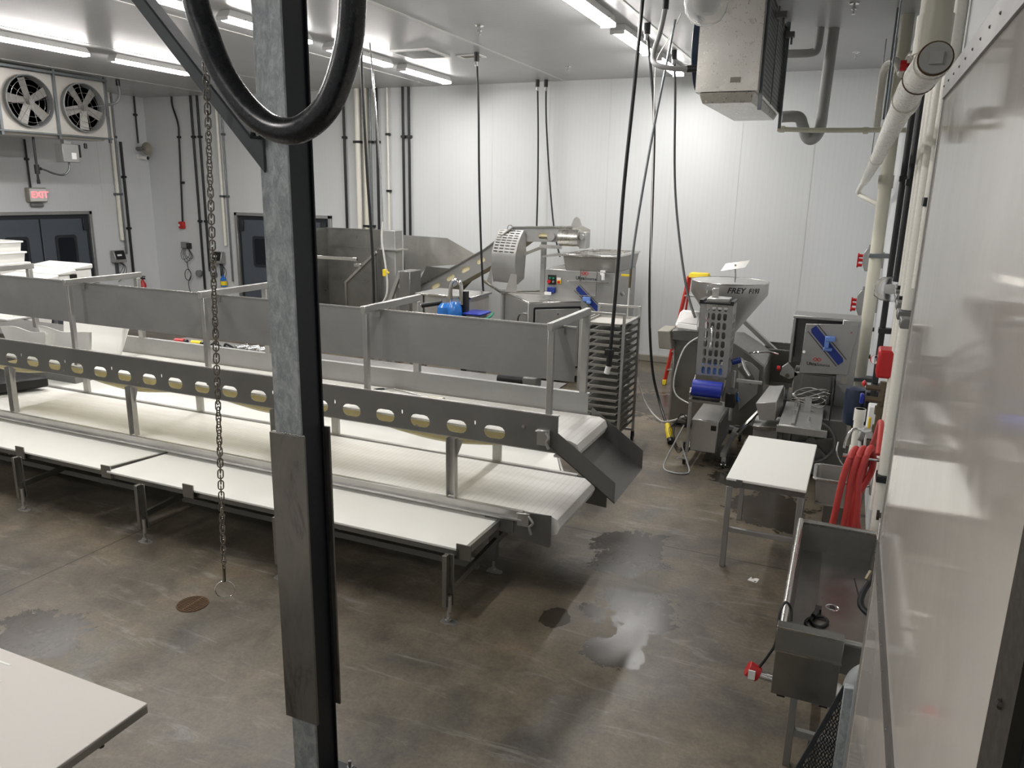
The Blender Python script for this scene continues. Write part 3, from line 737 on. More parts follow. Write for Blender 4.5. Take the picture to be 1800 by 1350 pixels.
# diagonal brace: angle section going up and left to the ceiling
t = thing('diagonal_brace', 'dark galvanised angle brace slanting from the ceiling to the column', 'brace', (-2.4, 2.72, 3.2))
d = Vector((-.70, 0, .74)).normalized(); nrm = Vector((.74, 0, .70)).normalized()
p0 = Vector((-2.355, 2.711, 3.165)); p1 = Vector((-2.355, 2.711, 3.165))+d*2.75
a, b = p0, p1; wd = nrm*.095; o = Vector((0, .012, 0)); h = Vector((0, 0, .135)); lg = Vector((0, -.075, 0))
part('angle_leg', MB().hexa([a, a+h, a+h+o, a+o, b, b+wd, b+wd+o, b+o]), 'brace', t, bev=.002)
e = a+h
part('angle_flange', MB().hexa([e, e+V(0,0,.016), e+V(0,0,.016)+lg, e+lg, b+wd, b+wd+nrm*.012, b+wd+nrm*.012+lg, b+wd+lg]), 'brace_dark', t, bev=.002)
part('bolt', MB().cyl((-2.36, 2.66, 3.33), (-2.335, 2.66, 3.325), .014, 6), 'chrome', t)
# pull chain with ring
def chain():
    t = thing('pull_chain', 'steel link chain with a round ring hanging left of the column', 'chain', (-2.6, 2.6, 3.9))
    top = Vector((-2.53, 2.6, 3.66)); bot = Vector((-2.65, 2.6, 1.28)); n = 84; pitch = (top-bot).length/n; dd = (bot-top).normalized()
    L, R, r = pitch*.5+.0072, .0118, .0031
    pts = []
    for k in range(8):
        a = math.pi*k/7; pts.append((R*math.cos(a), 0, (L-R)+R*math.sin(a)+.002))
    for k in range(8):
        a = math.pi+math.pi*k/7; pts.append((R*math.cos(a), 0, -(L-R)+R*math.sin(a)-.002))
    me = MB().tube(pts, r, 6, 0, True).mesh('link'); finish(me, 'chainsteel')
    base = t.location
    for i in range(n):
        o = bpy.data.objects.new('link', me); COL.objects.link(o); o.parent = t
        o.location = top+dd*pitch*(i+.5)-base
        o.rotation_euler = (0, math.atan2(-dd.x, -dd.z), (math.pi/2 if i % 2 else 0)+.3*math.sin(i*.3)+.45)
    x, y, z = bot
    part('snap_hook', MB().cyl(bot+V(0,0,.0), bot+V(-.003,0,-.075), .0075, 10).tube([bot+V(0,0,.012), bot+V(.008,0,.0), bot+V(0,0,-.02)], .003, 6), 'brass', t)
    rc = bot+V(-.004, 0, -.118); part('ring', MB().tube([rc+V(.046*math.cos(a_)*.80, .046*math.cos(a_)*-.6*-1, .046*math.sin(a_)) for a_ in [2*math.pi*i/36 for i in range(36)]], .0026, 8, 0, True), 'chrome', t)
    part('suspension_cord', MB().cyl(top, top+V(-.0,0,ZC-top.z-.001), .004, 6), 'black_rubber', t)
chain()

# ================================================================== MAIN CONVEYOR
cv = thing('two_tier_conveyor', 'long stainless two-tier conveyor with white belts running across the room', 'conveyor', (-5.5, 5.7, 0))
XE = -1.87; XS = -10.6
YN, YR = 5.23, 6.05
# lower belt
def belt_loop(x0, x1, y0, y1, zt, rad):
    mb = MB(); prof = []
    for k in range(5):
        a = math.pi/2-math.pi*k/4; prof.append((x1-rad*.9+rad*math.cos(a), zt-rad+rad*math.sin(a)))
    prof += [(x0, zt-2*rad), (x0, zt)]
    n = len(prof); mb.v = [(x, y0, z) for x, z in prof]+[(x, y1, z) for x, z in prof]
    mb.f = [(i, (i+1) % n, n+(i+1) % n, n+i) for i in range(n)]+[tuple(range(n))[::-1], tuple(range(n, 2*n))]
    return mb
part('lower_belt', belt_loop(XS, -1.83, 5.22, 6.12, .665, .085), 'belt_solid', cv)
def belt_open(x0, x1, y0, y1, zt, rad, th):
    pr = [(x0, zt)]; pi_ = [(x0, zt-th)]
    for k in range(5):
        a = math.pi/2-math.pi*k/4; c = (x1-rad*.9, zt-rad)
        pr.append((c[0]+rad*math.cos(a), c[1]+rad*math.sin(a))); pi_.append((c[0]+(rad-th)*math.cos(a), c[1]+(rad-th)*math.sin(a)))
    pr.append((x1-.2, zt-2*rad)); pi_.append((x1-.2, zt-2*rad+th))
    return MB().plate(pr+pi_[::-1], (0, y1, 0), EX, EZ, y1-y0)
part('upper_belt', belt_open(XS+1.9, -1.72, YN+.06, YR-.02, 1.275, .075, .018), 'belt', cv)
part('end_roller', MB().cyl((-1.79, YN+.07, 1.2), (-1.79, YR-.03, 1.2), .055, 16), 'tote_white', cv)
# return belt of the upper tier, sagging between rollers
rb = MB(); N = 60
zs = []
for i in range(N+1):
    x = XS+2+(XE-.25-XS-2)*i/N
    zs.append((x, 1.125-.075*math.sin((x+2.0)*math.pi/1.78)**2))
rb.sheet(lambda u, v: (zs[u][0], v, zs[u][1]+.06), range(N+1), [YN+.07, YR-.04])
part('return_belt', rb, 'belt_return', cv, sol=.014)
# yellow inner carry-ways seen through the slots
None and part('wear_strip', MB().box(XS+2, XE-.1, YR-.09, YR-.06, 1.18, 1.254), 'belt_return', cv)
# near guard with slots
hs = [obround(-2.40-.3365*i+9, 1.275, .185, .105) for i in range(24)]
small = [vob(-2.57-.673*i+9, 1.33, .012, .035, 3) for i in range(12)]
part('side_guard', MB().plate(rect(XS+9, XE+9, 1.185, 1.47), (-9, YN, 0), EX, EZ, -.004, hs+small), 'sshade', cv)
part('guard_lip', MB().box(XS, XE, YN-.0, YN+.03, 1.47, 1.478).box(XS, XE, YN-.0, YN+.03, 1.178, 1.185), 'ss', cv)
# far rail
part('far_rail', MB().box(-8.25, XE-.03, YR, YR+.005, 1.26, 1.45).box(-8.25, XE-.03, YR, YR+.05, 1.45, 1.458), 'ssd', cv)
bt = MB()
for i in range(6): bt.cyl((-3.1-i*1.05, YN-.012, 1.23), (-3.1-i*1.05, YN, 1.23), .012, 6)
bt.cyl((-2.15, YN-.014, 1.36), (-2.15, YN, 1.36), .015, 6)
part('bolt', bt, 'chrome', cv)
br = MB().box(-2.03, -1.93, YN-.03, YN, 1.235, 1.36).cyl((-2.035, YN-.045, 1.35), (-1.945, YN-.045, 1.357), .01, 8).tube([(-1.955, YN-.04, 1.355), (-1.925, YN-.05, 1.31), (-1.94, YN-.05, 1.27), (-1.925, YN-.045, 1.22)], .012, 8)
part('bearing_block', br, 'ss', cv, bev=.003)
br = MB().box(-2.16, -2.06, 5.155, 5.19, .56, .665).cyl((-2.16, 5.15, .665), (-2.05, 5.15, .672), .01, 8).tube([(-2.06, 5.15, .66), (-2.02, 5.14, .61), (-2.045, 5.14, .57), (-2.03, 5.14, .51)], .012, 8)
part('bearing_block', br, 'ss', cv, bev=.003)
# lower rails and end plates
part('lower_rail', MB().box(XS, -2.12, 5.17, 5.21, .60, .675).box(XS, -2.12, 5.14, 5.17, .60, .615), 'ss', cv, bev=.002)
part('lower_rail', MB().box(XS, -2.0, 6.14, 6.18, .60, .675), 'ss', cv, bev=.002)
part('end_plate', MB().plate([(-2.2, .66), (-2.2, .5), (-2.17, .44), (-1.9, .41), (-1.885, .43), (-1.885, .68)], (0, 5.19, 0), EX, EZ, -.005), 'sshade', cv)
part('end_plate', MB().plate([(-2.2, .66), (-2.2, .44), (-1.72, .41), (-1.72, .6), (-1.8, .68)], (0, 6.15, 0), EX, EZ, -.005), 'sshade', cv)
part('end_plate', MB().box(-2.45, -2.2, 5.18, 5.2, .47, .6), 'sshade', cv)
# support posts between tiers
for x in (-2.77, -4.56, -6.36, -8.16):
    part('support_post', MB().box(x-.04, x+.04, 5.235, 5.24, .675, 1.178).box(x-.04, x-.034, 5.185, 5.235, .675, 1.178).box(x+.034, x+.04, 5.185, 5.235, .675, 1.178), 'ss', cv)
    part('post_bracket', MB().plate([(0, 0), (.06, .16), (.0, .16)], (x+.04, 5.22, 1.01), EX, EZ, -.004), 'ssh', cv)
for x in (-2.8, -4.62, -6.45, -8.25):
    part('support_post', MB().box(x-.04, x+.04, 6.15, 6.19, .675, 1.26), 'ssh', cv, bev=.002)
# upper posts with crossbars carrying the splash panel
for x in (-1.96, -3.6, -5.36, -7.14, -8.9):
    part('upper_post', MB().box(x-.022, x+.022, YN+.012, YN+.055, 1.30, 2.12), 'ss', cv, bev=.003)
    part('upper_post', MB().box(x-.03, x+.03, 6.06, 6.11, 1.42, 2.12), 'ssh', cv, bev=.003)
    part('crossbar', MB().box(x-.022, x+.022, YN-.01, 6.14, 2.12, 2.18), 'ss', cv, bev=.004)
part('splash_panel', MB().box(-5.5, -1.82, 5.42, 5.424, 1.705, 2.125), 'ssd', cv)
part('splash_panel', MB().box(-9.6, -5.505, 5.42, 5.424, 1.705, 2.125), 'ssd', cv)
part('panel_lip', MB().box(-9.6, -1.82, 5.415, 5.44, 2.125, 2.135), 'ssx', cv)
pc = MB()
for x in (-1.96, -3.6, -5.36, -7.14, -8.9):
    pc.box(x-.01, x+.05, 5.40, 5.425, 2.07, 2.12)
part('panel_clip', pc, 'ssd', cv)
# chute
dirx = Vector((.47, 0, -.325)).normalized()
A = Vector((-1.865, YN-.01, 1.18)); Bc = Vector((-1.40, YN-.01, .86))
up = Vector((0, 0, .165))
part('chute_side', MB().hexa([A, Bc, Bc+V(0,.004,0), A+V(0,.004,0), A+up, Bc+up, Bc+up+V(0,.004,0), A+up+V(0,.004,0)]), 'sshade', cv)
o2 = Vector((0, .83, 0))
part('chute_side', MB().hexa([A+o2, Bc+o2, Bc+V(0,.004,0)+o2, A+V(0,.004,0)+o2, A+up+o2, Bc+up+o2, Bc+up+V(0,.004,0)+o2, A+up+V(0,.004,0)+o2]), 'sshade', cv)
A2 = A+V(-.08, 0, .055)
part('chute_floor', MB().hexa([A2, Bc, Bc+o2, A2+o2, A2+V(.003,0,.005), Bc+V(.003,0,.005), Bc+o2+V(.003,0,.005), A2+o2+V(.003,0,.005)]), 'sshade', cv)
# undercarriage legs behind the tables (seen below)
ft = MB()
def foot(mb, x, y):
    mb.plate([(-.055, -.03), (.0, -.04), (.07, -.025), (.085, .0), (.07, .025), (.0, .04), (-.055, .03)], (x, y, .0), EX, EY, .008).cyl((x, y, .008), (x, y, .09), .011, 10).cyl((x, y, .02), (x, y, .035), .024, 8)
for x in (-2.45, -4.02, -5.5, -7.06, -8.6):
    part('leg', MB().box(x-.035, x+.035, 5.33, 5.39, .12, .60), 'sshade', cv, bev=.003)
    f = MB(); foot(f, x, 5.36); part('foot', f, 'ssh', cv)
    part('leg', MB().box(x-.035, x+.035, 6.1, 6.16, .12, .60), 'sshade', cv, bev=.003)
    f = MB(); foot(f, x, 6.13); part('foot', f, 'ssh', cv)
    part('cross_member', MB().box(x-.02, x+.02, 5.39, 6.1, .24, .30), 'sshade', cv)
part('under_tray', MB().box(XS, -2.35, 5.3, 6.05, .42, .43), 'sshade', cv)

# ---- packing tables in front of the belt
def pack_table(x0a, x0b, x1a, x1b, yf, ybk, z, label, legs, fy, mirror=1, clips=(), group='white topped side tables along the conveyor'):
    t = thing('packing_table', label, 'table', ((x0a+x1a)/2, (yf+ybk)/2, 0), 0, group)
    part('tabletop', MB().hexa([V(x0a,yf,z-.02), V(x1a,yf,z-.02), V(x1b,ybk,z-.02), V(x0b,ybk,z-.02), V(x0a,yf,z), V(x1a,yf,z), V(x1b,ybk,z), V(x0b,ybk,z)]), 'white_plastic', t, bev=.004, seg=2, label='white plastic top')
    part('frame', MB().box(x0a+.03, x1a-.02, yf+.03*mirror, yf+.07*mirror, z-.075, z-.022).box(x0a+.03, x1a-.02, ybk-.07*mirror, ybk-.03*mirror, z-.075, z-.022) if mirror == 1 else MB().box(x0a+.03, x1a-.02, yf+.03, yf+.07, z-.075, z-.022), 'sshade', t)
    part('end_rail', MB().bar((x1a+.012, yf+.03, z-.035), (x1b+.012, ybk, z-.035), .02, .06), 'ss', t)
    for x in legs:
        part('leg', MB().box(x-.035, x+.0, fy-.03, fy+.03, .13, z-.022).box(x-.035, x+.035, fy+.022, fy+.03, .13, z-.022), 'ssk', t, bev=.002)
        f = MB(); foot(f, x, fy); f.cyl((x+.012, fy, .09), (x+.012, fy, .22), .017, 10); part('foot', f, 'ss', t)
        if mirror == 1: part('stretcher', MB().bar((x, fy, .26), (x, 5.33, .30), .035, .05), 'ssk', t)
    for x in clips:
        part('clip', MB().box(x-.06, x+.06, yf-.012, yf-.002, z-.07, z+.045).box(x-.06, x+.06, yf-.012, yf+.05, z-.075, z-.07), 'ssk', t)
    return t
t2 = pack_table(-6.0, -5.88, -2.35, -2.34, 4.58, 5.29, .565, 'white side table nearest the column, on the near side of the conveyor', (-2.42, -3.97, -5.5), 4.5, 1, (-2.33, -3.93, -5.0))
part('stretcher', MB().box(-5.5, -2.4, 4.95, 4.99, .22, .27), 'sshade', t2)
t1 = pack_table(-10.4, -10.3, -6.11, -5.95, 4.6, 5.25, .565, 'white side table at the left edge, left of the joint with the longer one', (-7.12, -8.65), 4.5, 1, (-6.02, -7.2))
part('stretcher', MB().box(-8.6, -6.0, 4.95, 4.99, .22, .27), 'sshade', t1)
t3 = pack_table(-10.0, -10.0, -2.16, -2.5, 6.22, 6.95, .565, 'white side table on the far side of the conveyor, under the upper belt', (-3.0, -5.5, -8.0), 6.9, -1)

# ---- white plastic sheets and totes on the upper belt
t = thing('plastic_liner', 'translucent white plastic liner sheets leaning on the upper belt at left', 'liner', (-7.8, 5.6, 1.28))
def curl(x0, x1, yb, lean, h, ph):
    return MB().sheet(lambda u, v: (x0+(x1-x0)*u+.08*v*(u-.5)*2, yb+lean*v+.03*math.sin(u*5+ph)*(1-v*.3), 1.279+h*v+.015*math.sin(u*7+ph)*v), [i/14 for i in range(15)], [i/6 for i in range(7)])
part('sheet', curl(-8.45, -7.85, 5.45, -.03, .28, 0), 'tote_white', t, sol=.006)
part('sheet', curl(-7.9, -7.2, 5.47, -.02, .32, 1.2), 'tote_white', t, sol=.006)
part('sheet', curl(-8.0, -7.15, 5.75, .1, .34, 3), 'tote_white', t, sol=.006)
# spray wand on belt
t = thing('spray_wand', 'thin metal wand with a round handle lying on the upper belt', 'wand', (-3.5, 6.1, 1.277))
part('rod', MB().tube([(-3.88, 6.0-.05, 1.285), (-3.82, 6.0, 1.285), (-3.74, 5.98, 1.285), (-3.3, 5.85, 1.287)], .006, 8, 4), 'ss', t)
part('handle', MB().cyl((-3.34, 5.86, 1.297), (-3.2, 5.82, 1.30), .013, 10, .018).cyl((-3.2, 5.82, 1.30), (-3.17, 5.81, 1.30), .024, 12), 'cream_pvc', t)
part('hook', MB().tube([(-3.88, 5.95, 1.285), (-3.93, 5.92, 1.285), (-3.95, 5.88, 1.285)], .008, 8, 4), 'black_plastic', t)

# ================================================================== PAN RACK
rk = thing('pan_rack', 'tall stainless pan rack standing at the conveyor end', 'rack', (-2.59, 9.05, 0))
rx0, rx1, ry0, ry1, rh = -2.86, -2.33, 8.68, 9.40, 1.76
for x in (rx0, rx1):
    for y in (ry0, ry1):
        part('upright', MB().box(x-.016, x+.016, y-.016, y+.016, .12, rh), 'ss', rk, bev=.003)
        part('caster', MB().cyl((x-.012, y, .055), (x+.012, y, .055), .055, 18).box(x-.02, x+.02, y-.015, y+.015, .06, .13), 'black_rubber', rk)
for y in (ry0, ry1):
    part('crossbar', MB().box(rx0, rx1, y-.012, y+.012, rh-.03, rh), 'ss', rk, bev=.003)
    part('crossbar', MB().box(rx0, rx1, y-.012, y+.012, .13, .16), 'ss', rk, bev=.003)
for x in (rx0, rx1): part('top_rail', MB().box(x-.012, x+.012, ry0, ry1, rh-.14, rh-.12), 'ss', rk)
NP = 17; p0z = 1.60; dz = .084
for i in range(NP):
    z = p0z-i*dz
    part('slide_rail', MB().box(rx0+.016, rx0+.05, ry0, ry1, z-.004, z).box(rx0+.016, rx0+.02, ry0, ry1, z-.004, z+.03), 'sshade', rk)
    part('slide_rail', MB().box(rx1-.05, rx1-.016, ry0, ry1, z-.004, z).box(rx1-.02, rx1-.016, ry0, ry1, z-.004, z+.03), 'sshade', rk)
def pan_mesh():
    x, y, h = .233, .33, .03; mb = MB()
    o = [(-x, -y), (x, -y), (x, y), (-x, y)]; i_ = [(a*.94, b*.95) for a, b in o]
    mb.v = [(a*.93, b*.95, 0) for a, b in o]+[(a, b, h) for a, b in i_]+[(a, b, h) for a, b in o]+[(a, b, h-.008) for a, b in o]
    mb.f = [(0, 1, 2, 3)]+[(k, (k+1) % 4, 4+(k+1) % 4, 4+k) for k in range(4)]+[(4+k, 4+(k+1) % 4, 8+(k+1) % 4, 8+k) for k in range(4)]+[(8+k, 8+(k+1) % 4, 12+(k+1) % 4, 12+k) for k in range(4)]
    return mb
MT['pan'] = plain('dull_aluminium_pan', srgb(176, 174, 168), .55, .35)
pm = pan_mesh().mesh('sheet_pan'); finish(pm, 'pan')
words = ['topmost', 'second', 'third', 'fourth', 'fifth', 'sixth', 'seventh', 'eighth', 'ninth', 'tenth', 'eleventh', 'twelfth', 'thirteenth', 'fourteenth', 'fifteenth', 'sixteenth', 'lowest']
for i in range(NP):
    o = bpy.data.objects.new('sheet_pan', pm); COL.objects.link(o); solid(o, .0025)
    o.location = (-2.595, 8.66+.34+random.uniform(-.015, .02)-(.03 if i % 4 == 1 else 0), p0z-i*dz+.0015)
    o['label'] = ('%s aluminium sheet pan in the tall rack' % words[i]) + ('' if i in (0, 16) else ' counting from the top'); o['category'] = 'pan'; o['group'] = 'sheet pans in the tall rack'

# ================================================================== WHITE TABLES
t = thing('work_table', 'small white topped work table standing alone on square steel legs at right', 'table', (-.41, 6.95, 0))
tz = .82
part('tabletop', MB().hexa([V(-.735,6.29,tz-.025), V(-.10,6.27,tz-.025), V(-.075,7.59,tz-.025), V(-.71,7.6,tz-.025), V(-.735,6.29,tz), V(-.10,6.27,tz), V(-.075,7.59,tz), V(-.71,7.6,tz)]), 'white_plastic', t, bev=.006, seg=2, label='white plastic top')
part('frame', MB().box(-.73, -.11, 6.30, 6.34, tz-.08, tz-.026).box(-.73, -.11, 7.52, 7.56, tz-.08, tz-.026).box(-.73, -.69, 6.34, 7.52, tz-.08, tz-.026).box(-.15, -.11, 6.34, 7.52, tz-.08, tz-.026), 'sshade', t, bev=.002)
for x, y in ((-.705, 6.32), (-.14, 6.32), (-.705, 7.4), (-.14, 7.4)):
    part('leg', MB().box(x-.022, x+.022, y-.022, y+.022, .0, tz-.08), 'ssd', t, bev=.003)
part('stretcher', MB().box(-.685, -.16, 6.305, 6.335, .33, .37), 'ssd', t, bev=.002)
part('stretcher', MB().box(-.155, -.125, 6.34, 7.38, .33, .37), 'ssd', t, bev=.002)
part('stretcher', MB().box(-.685, -.16, 7.385, 7.415, .66, .70), 'ssd', t, bev=.002)
part('clip', MB().box(-.65, -.60, 6.283, 6.3, tz-.055, tz-.005).box(-.27, -.22, 6.28, 6.3, tz-.055, tz-.005), 'sshade', t)

t = thing('work_table', 'large white topped table cut off at the lower left corner of the picture', 'table', (-3.6, 1.3, 0))
tz = .87
ca = Vector((-2.63, 2.08)); rot = .0
part('tabletop', MB().box(-4.6, -2.63, .9, 2.08, tz-.012, tz), 'worn_plastic', t, bev=.003, label='pale scratched plastic top')
part('frame', MB().box(-4.6, -2.632, .9, .94, tz-.05, tz-.013).box(-4.6, -2.632, 2.04, 2.078, tz-.05, tz-.013).box(-2.67, -2.632, .94, 2.04, tz-.05, tz-.013), 'ssh', t, bev=.002)
part('bolt', MB().cyl((-2.66, 1.86, tz-.075), (-2.66, 1.86, tz-.05), .012, 8).cyl((-2.66, 1.65, tz-.075), (-2.66, 1.65, tz-.05), .012, 8), 'black_plastic', t)
for x, y in ((-3.3, 1.75), (-3.3, 1.05), (-4.4, 1.75), (-4.4, 1.05)):
    part('leg', MB().box(x-.02, x+.02, y-.02, y+.02, 0, tz-.013), 'ssh', t, bev=.002)
part('scrap', MB().box(-3.52, -3.44, 2.0, 2.01, tz, tz+.002).box(-3.45, -3.36, 1.9, 1.908, tz, tz+.002).box(-3.5, -3.42, 1.62, 1.63, tz, tz+.002), 'tote_white', t)

# floor drain
t = thing('floor_drain', 'round rusty floor drain grate left of the column', 'drain', (-4.3, 3.88, 0))
part('rim', MB().torus((-4.3, 3.88, .003), .112, .006, 'z', 36, 6), 'rust', t)
part('well', MB().cyl((-4.3, 3.88, .0005), (-4.3, 3.88, .002), .108, 32), 'black_plastic', t)
g = MB()
for i in range(-6, 7):
    y = i*.0168; hw = math.sqrt(max(.108**2-y*y, 0)); g.box(-4.3-hw, -4.3+hw, 3.88+y-.0045, 3.88+y+.0045, .002, .009)
g.box(-4.306, -4.294, 3.775, 3.985, .004, .0095)
part('grate', g, 'rust', t)
solo('paper_scrap', MB().sheet(lambda u, v: (-.47+.07*u+.02*v, 6.14+.07*v-.02*u, .003+.006*math.sin(u*6)*math.sin(v*5)), [i/6 for i in range(7)], [i/6 for i in range(7)]), 'tote_white', 'small crumpled white scrap lying on the floor before the small table', 'scrap', sol=.001)

# ================================================================== BACK WALL PIPES AND DEVICES
def vpipe(x, y, z0, z1, r, mat, name, label, clamps=(), wall='b', cmat='black_plastic', bend=None):
    t = thing(name, label, 'pipe', (x, y, z0))
    pts = [(x, y, z0), (x, y, z1)] if not bend else bend
    part('pipe', MB().tube(pts, r, 12, 0 if not bend else 5), mat, t)
    for z in clamps:
        c = MB()
        if wall == 'b': c.box(x-r-.02, x+r+.02, y-r-.004, YB-.001, z-.025, z+.025)
        elif wall == 'l': c.box(XL+.001, x+r+.004, y-r-.02, y+r+.02, z-.025, z+.025)
        else: c.box(x-r-.006, XR-.001, y-r-.02, y+r+.02, z-.025, z+.025)
        part('pipe_clamp', c, cmat, t, bev=.004)
    return t
vpipe(-10.24, 14.35, .6, ZC, .028, 'black_rubber', 'black_conduit', 'black conduit on the back wall just right of the column', (4.2,))
vpipe(-9.87, 14.31, .3, ZC, .062, 'white_pvc', 'white_pipe', 'leftmost of the thick white pipes on the back wall', (4.1,))
vpipe(-9.68, 14.31, .3, ZC, .055, 'cream_pvc', 'white_pipe', 'second thick white pipe on the back wall', (2.35,))
vpipe(-9.56, 14.33, .3, ZC, .024, 'galv_pipe', 'steel_conduit', 'thin galvanised conduit beside the thick white pipes on the back wall', (4.1, 2.35))
vpipe(-9.40, 14.34, .3, ZC, .03, 'black_rubber', 'black_conduit', 'black conduit between the galvanised and the thin white pipe on the back wall', (4.1,))
vpipe(-9.14, 14.34, 1.6, ZC, .024, 'white_pvc', 'white_pipe', 'thin white pipe left of the pair of black conduits', (4.25, 3.1))
vpipe(-8.76, 14.34, 1.2, ZC, .028, 'black_rubber', 'black_conduit', 'left one of the pair of black conduits on the back wall', (4.2,))
vpipe(-8.62, 14.34, 1.2, ZC, .028, 'black_rubber', 'black_conduit', 'right one of the pair of black conduits on the back wall', (4.2,))
# left end of the back wall
vpipe(-15.0, 14.36, 2.3, ZC, .022, 'black_rubber', 'black_conduit', 'black conduit running down to the red pull station', (4.25, 3.2), bend=[(-15.13, 14.36, ZC), (-15.12, 14.36, 4.95), (-14.99, 14.36, 4.55), (-15.0, 14.36, 4.1), (-15.1, 14.36, 2.26)])
vpipe(-14.53, 14.35, .65, ZC, .028, 'black_rubber', 'black_conduit', 'left one of two black conduits behind the pull chain', (4.25, 2.3))
vpipe(-14.33, 14.35, 1.1, ZC, .028, 'black_rubber', 'black_conduit', 'right one of two black conduits behind the pull chain', (4.25, 2.3))
vpipe(-13.76, 14.34, 1.75, ZC, .035, 'white_pvc', 'white_pipe', 'white pipe above the scale display left of the back door', (2.9,), cmat='galv_pipe')
vpipe(-13.62, 14.35, .9, ZC, .02, 'galv_pipe', 'steel_conduit', 'thin galvanised conduit left of the back door frame', (2.9, 4.3), cmat='galv_pipe')
t = thing('pull_station', 'small red fire alarm box on the back wall under a black conduit', 'alarm', (-15.12, 14.4, 2.1))
part('housing', MB().box(-15.19, -15.05, 14.3, 14.4, 2.1, 2.27), 'red', t, bev=.01)
part('label', MB().box(-15.19, -15.14, 14.296, 14.3, 2.16, 2.21), 'white_paint', t)
t = thing('outlet_box', 'grey outlet box with a hanging tangle of cords left of the chain', 'outlet', (-15.04, 14.4, 1.62))
part('housing', MB().box(-15.2, -14.98, 14.33, 14.4, 1.62, 1.78), 'ssd', t, bev=.006)
part('plug', MB().box(-14.97, -14.9, 14.28, 14.4, 1.62, 1.76), 'black_plastic', t, bev=.008)
for i, (dx, zb) in enumerate(((-.1, 1.35), (.0, 1.28), (.08, 1.33), (.14, 1.38))):
    part('cord', MB().tube([(-15.1+i*.03, 14.3, 1.64), (-15.12+dx*.6, 14.3, 1.48), (-15.02+dx, 14.3, zb), (-14.86+dx*.5, 14.3, 1.45), (-14.92, 14.3, 1.64)], .006, 6), 'black_rubber', t)
part('cord', MB().tube([(-15.0, 14.3, 1.32), (-14.98, 14.3, 1.15), (-14.9, 14.3, 1.02), (-14.96, 14.3, .85), (-15.08, 14.3, .88), (-15.1, 14.3, 1.02), (-15.0, 14.3, 1.12), (-14.9, 14.3, 1.0), (-15.0, 14.3, .8), (-14.98, 14.3, .6), (-14.85, 14.3, .45)], .009, 6), 'black_rubber', t)
def scale_display(pos, n, label):
    """n = outward direction"""
    p = Vector(pos); n = Vector(n); e = Vector((-n.y, n.x, 0)); z = Vector(EZ)
    t = thing('scale_display', label, 'scale', p)
    def bx(a0, a1, z0, z1, d0, d1, d2=None):
        d2 = d1 if d2 is None else d2
        return MB().hexa([p+e*a0+n*d0+z*z0, p+e*a1+n*d0+z*z0, p+e*a1+n*d1+z*z0, p+e*a0+n*d1+z*z0, p+e*a0+n*d0+z*z1, p+e*a1+n*d0+z*z1, p+e*a1+n*d2+z*z1, p+e*a0+n*d2+z*z1])
    part('housing', bx(-.15, .15, -.13, .15, .04, .22, .14), 'ssd', t, bev=.01)
    fc = MB().add([p+e*a+n*d+z*zz for a, d, zz in ((-.13, .226-.02, -.06), (.13, .226-.02, -.06), (.13, .153, .14), (-.13, .153, .14))], [(0, 1, 2, 3)])
    part('keypad', fc, 'black_plastic', t, sol=.004)
    part('readout', MB().add([p+e*a+n*d+z*zz for a, d, zz in ((-.09, .196, .02), (.03, .196, .02), (.03, .18, .06), (-.09, .18, .06))], [(0, 1, 2, 3)]), 'white_paint', t, sol=.003)
    part('bracket', bx(-.04, .04, -.45, .1, .001, .04), 'galv_pipe', t)
    for k in range(3):
        part('cord', MB().tube([p+n*.12+e*(.05*k-.05)-z*.12, p+n*.1+e*(.12+.04*k)-z*(.22+.03*k), p+n*.08+e*(.03+.06*k)-z*(.38+.05*k), p+n*.03+e*.0-z*(.5+.05*k)], .006, 6), 'black_rubber', t)
    return t
scale_display((XL, 13.17, 1.45), (1, 0, 0), 'grey scale display with black keypad on the left wall')
scale_display((-13.97, YB, 1.45), (0, -1, 0), 'grey scale display with black keypad on the back wall by the door')
for nm, x, lb in (('spray_bottle', -13.85, 'blue bottle with yellow label hanging under the back wall scale display'),):
    t = thing(nm, lb, 'bottle', (x, 14.3, .75))
    part('bottle', MB().lathe([(.02, .0), (.07, .01), (.075, .18), (.03, .24), (.03, .28)], (x, 14.28, .76), n=16), 'blue_bag', t)
    part('label', MB().cyl((x, 14.28, .8), (x, 14.28, .9), .077, 16), 'yellow', t)
    part('holder', MB().torus((x, 14.28, .92), .07, .006).box(x-.01, x+.01, 14.35, 14.4, .88, .96), 'chrome', t)
for x, lb in ((-14.68, 'left grey cap box low beside the black conduit'), (-14.2, 'right grey cap box low beside the black conduit')):
    t = thing('junction_box', lb, 'box', (x, 14.33, .95)); part('housing', MB().cyl((x, 14.39, 1.03), (x, 14.3, 1.03), .085, 16), 'grey_plastic', t, bev=.008)
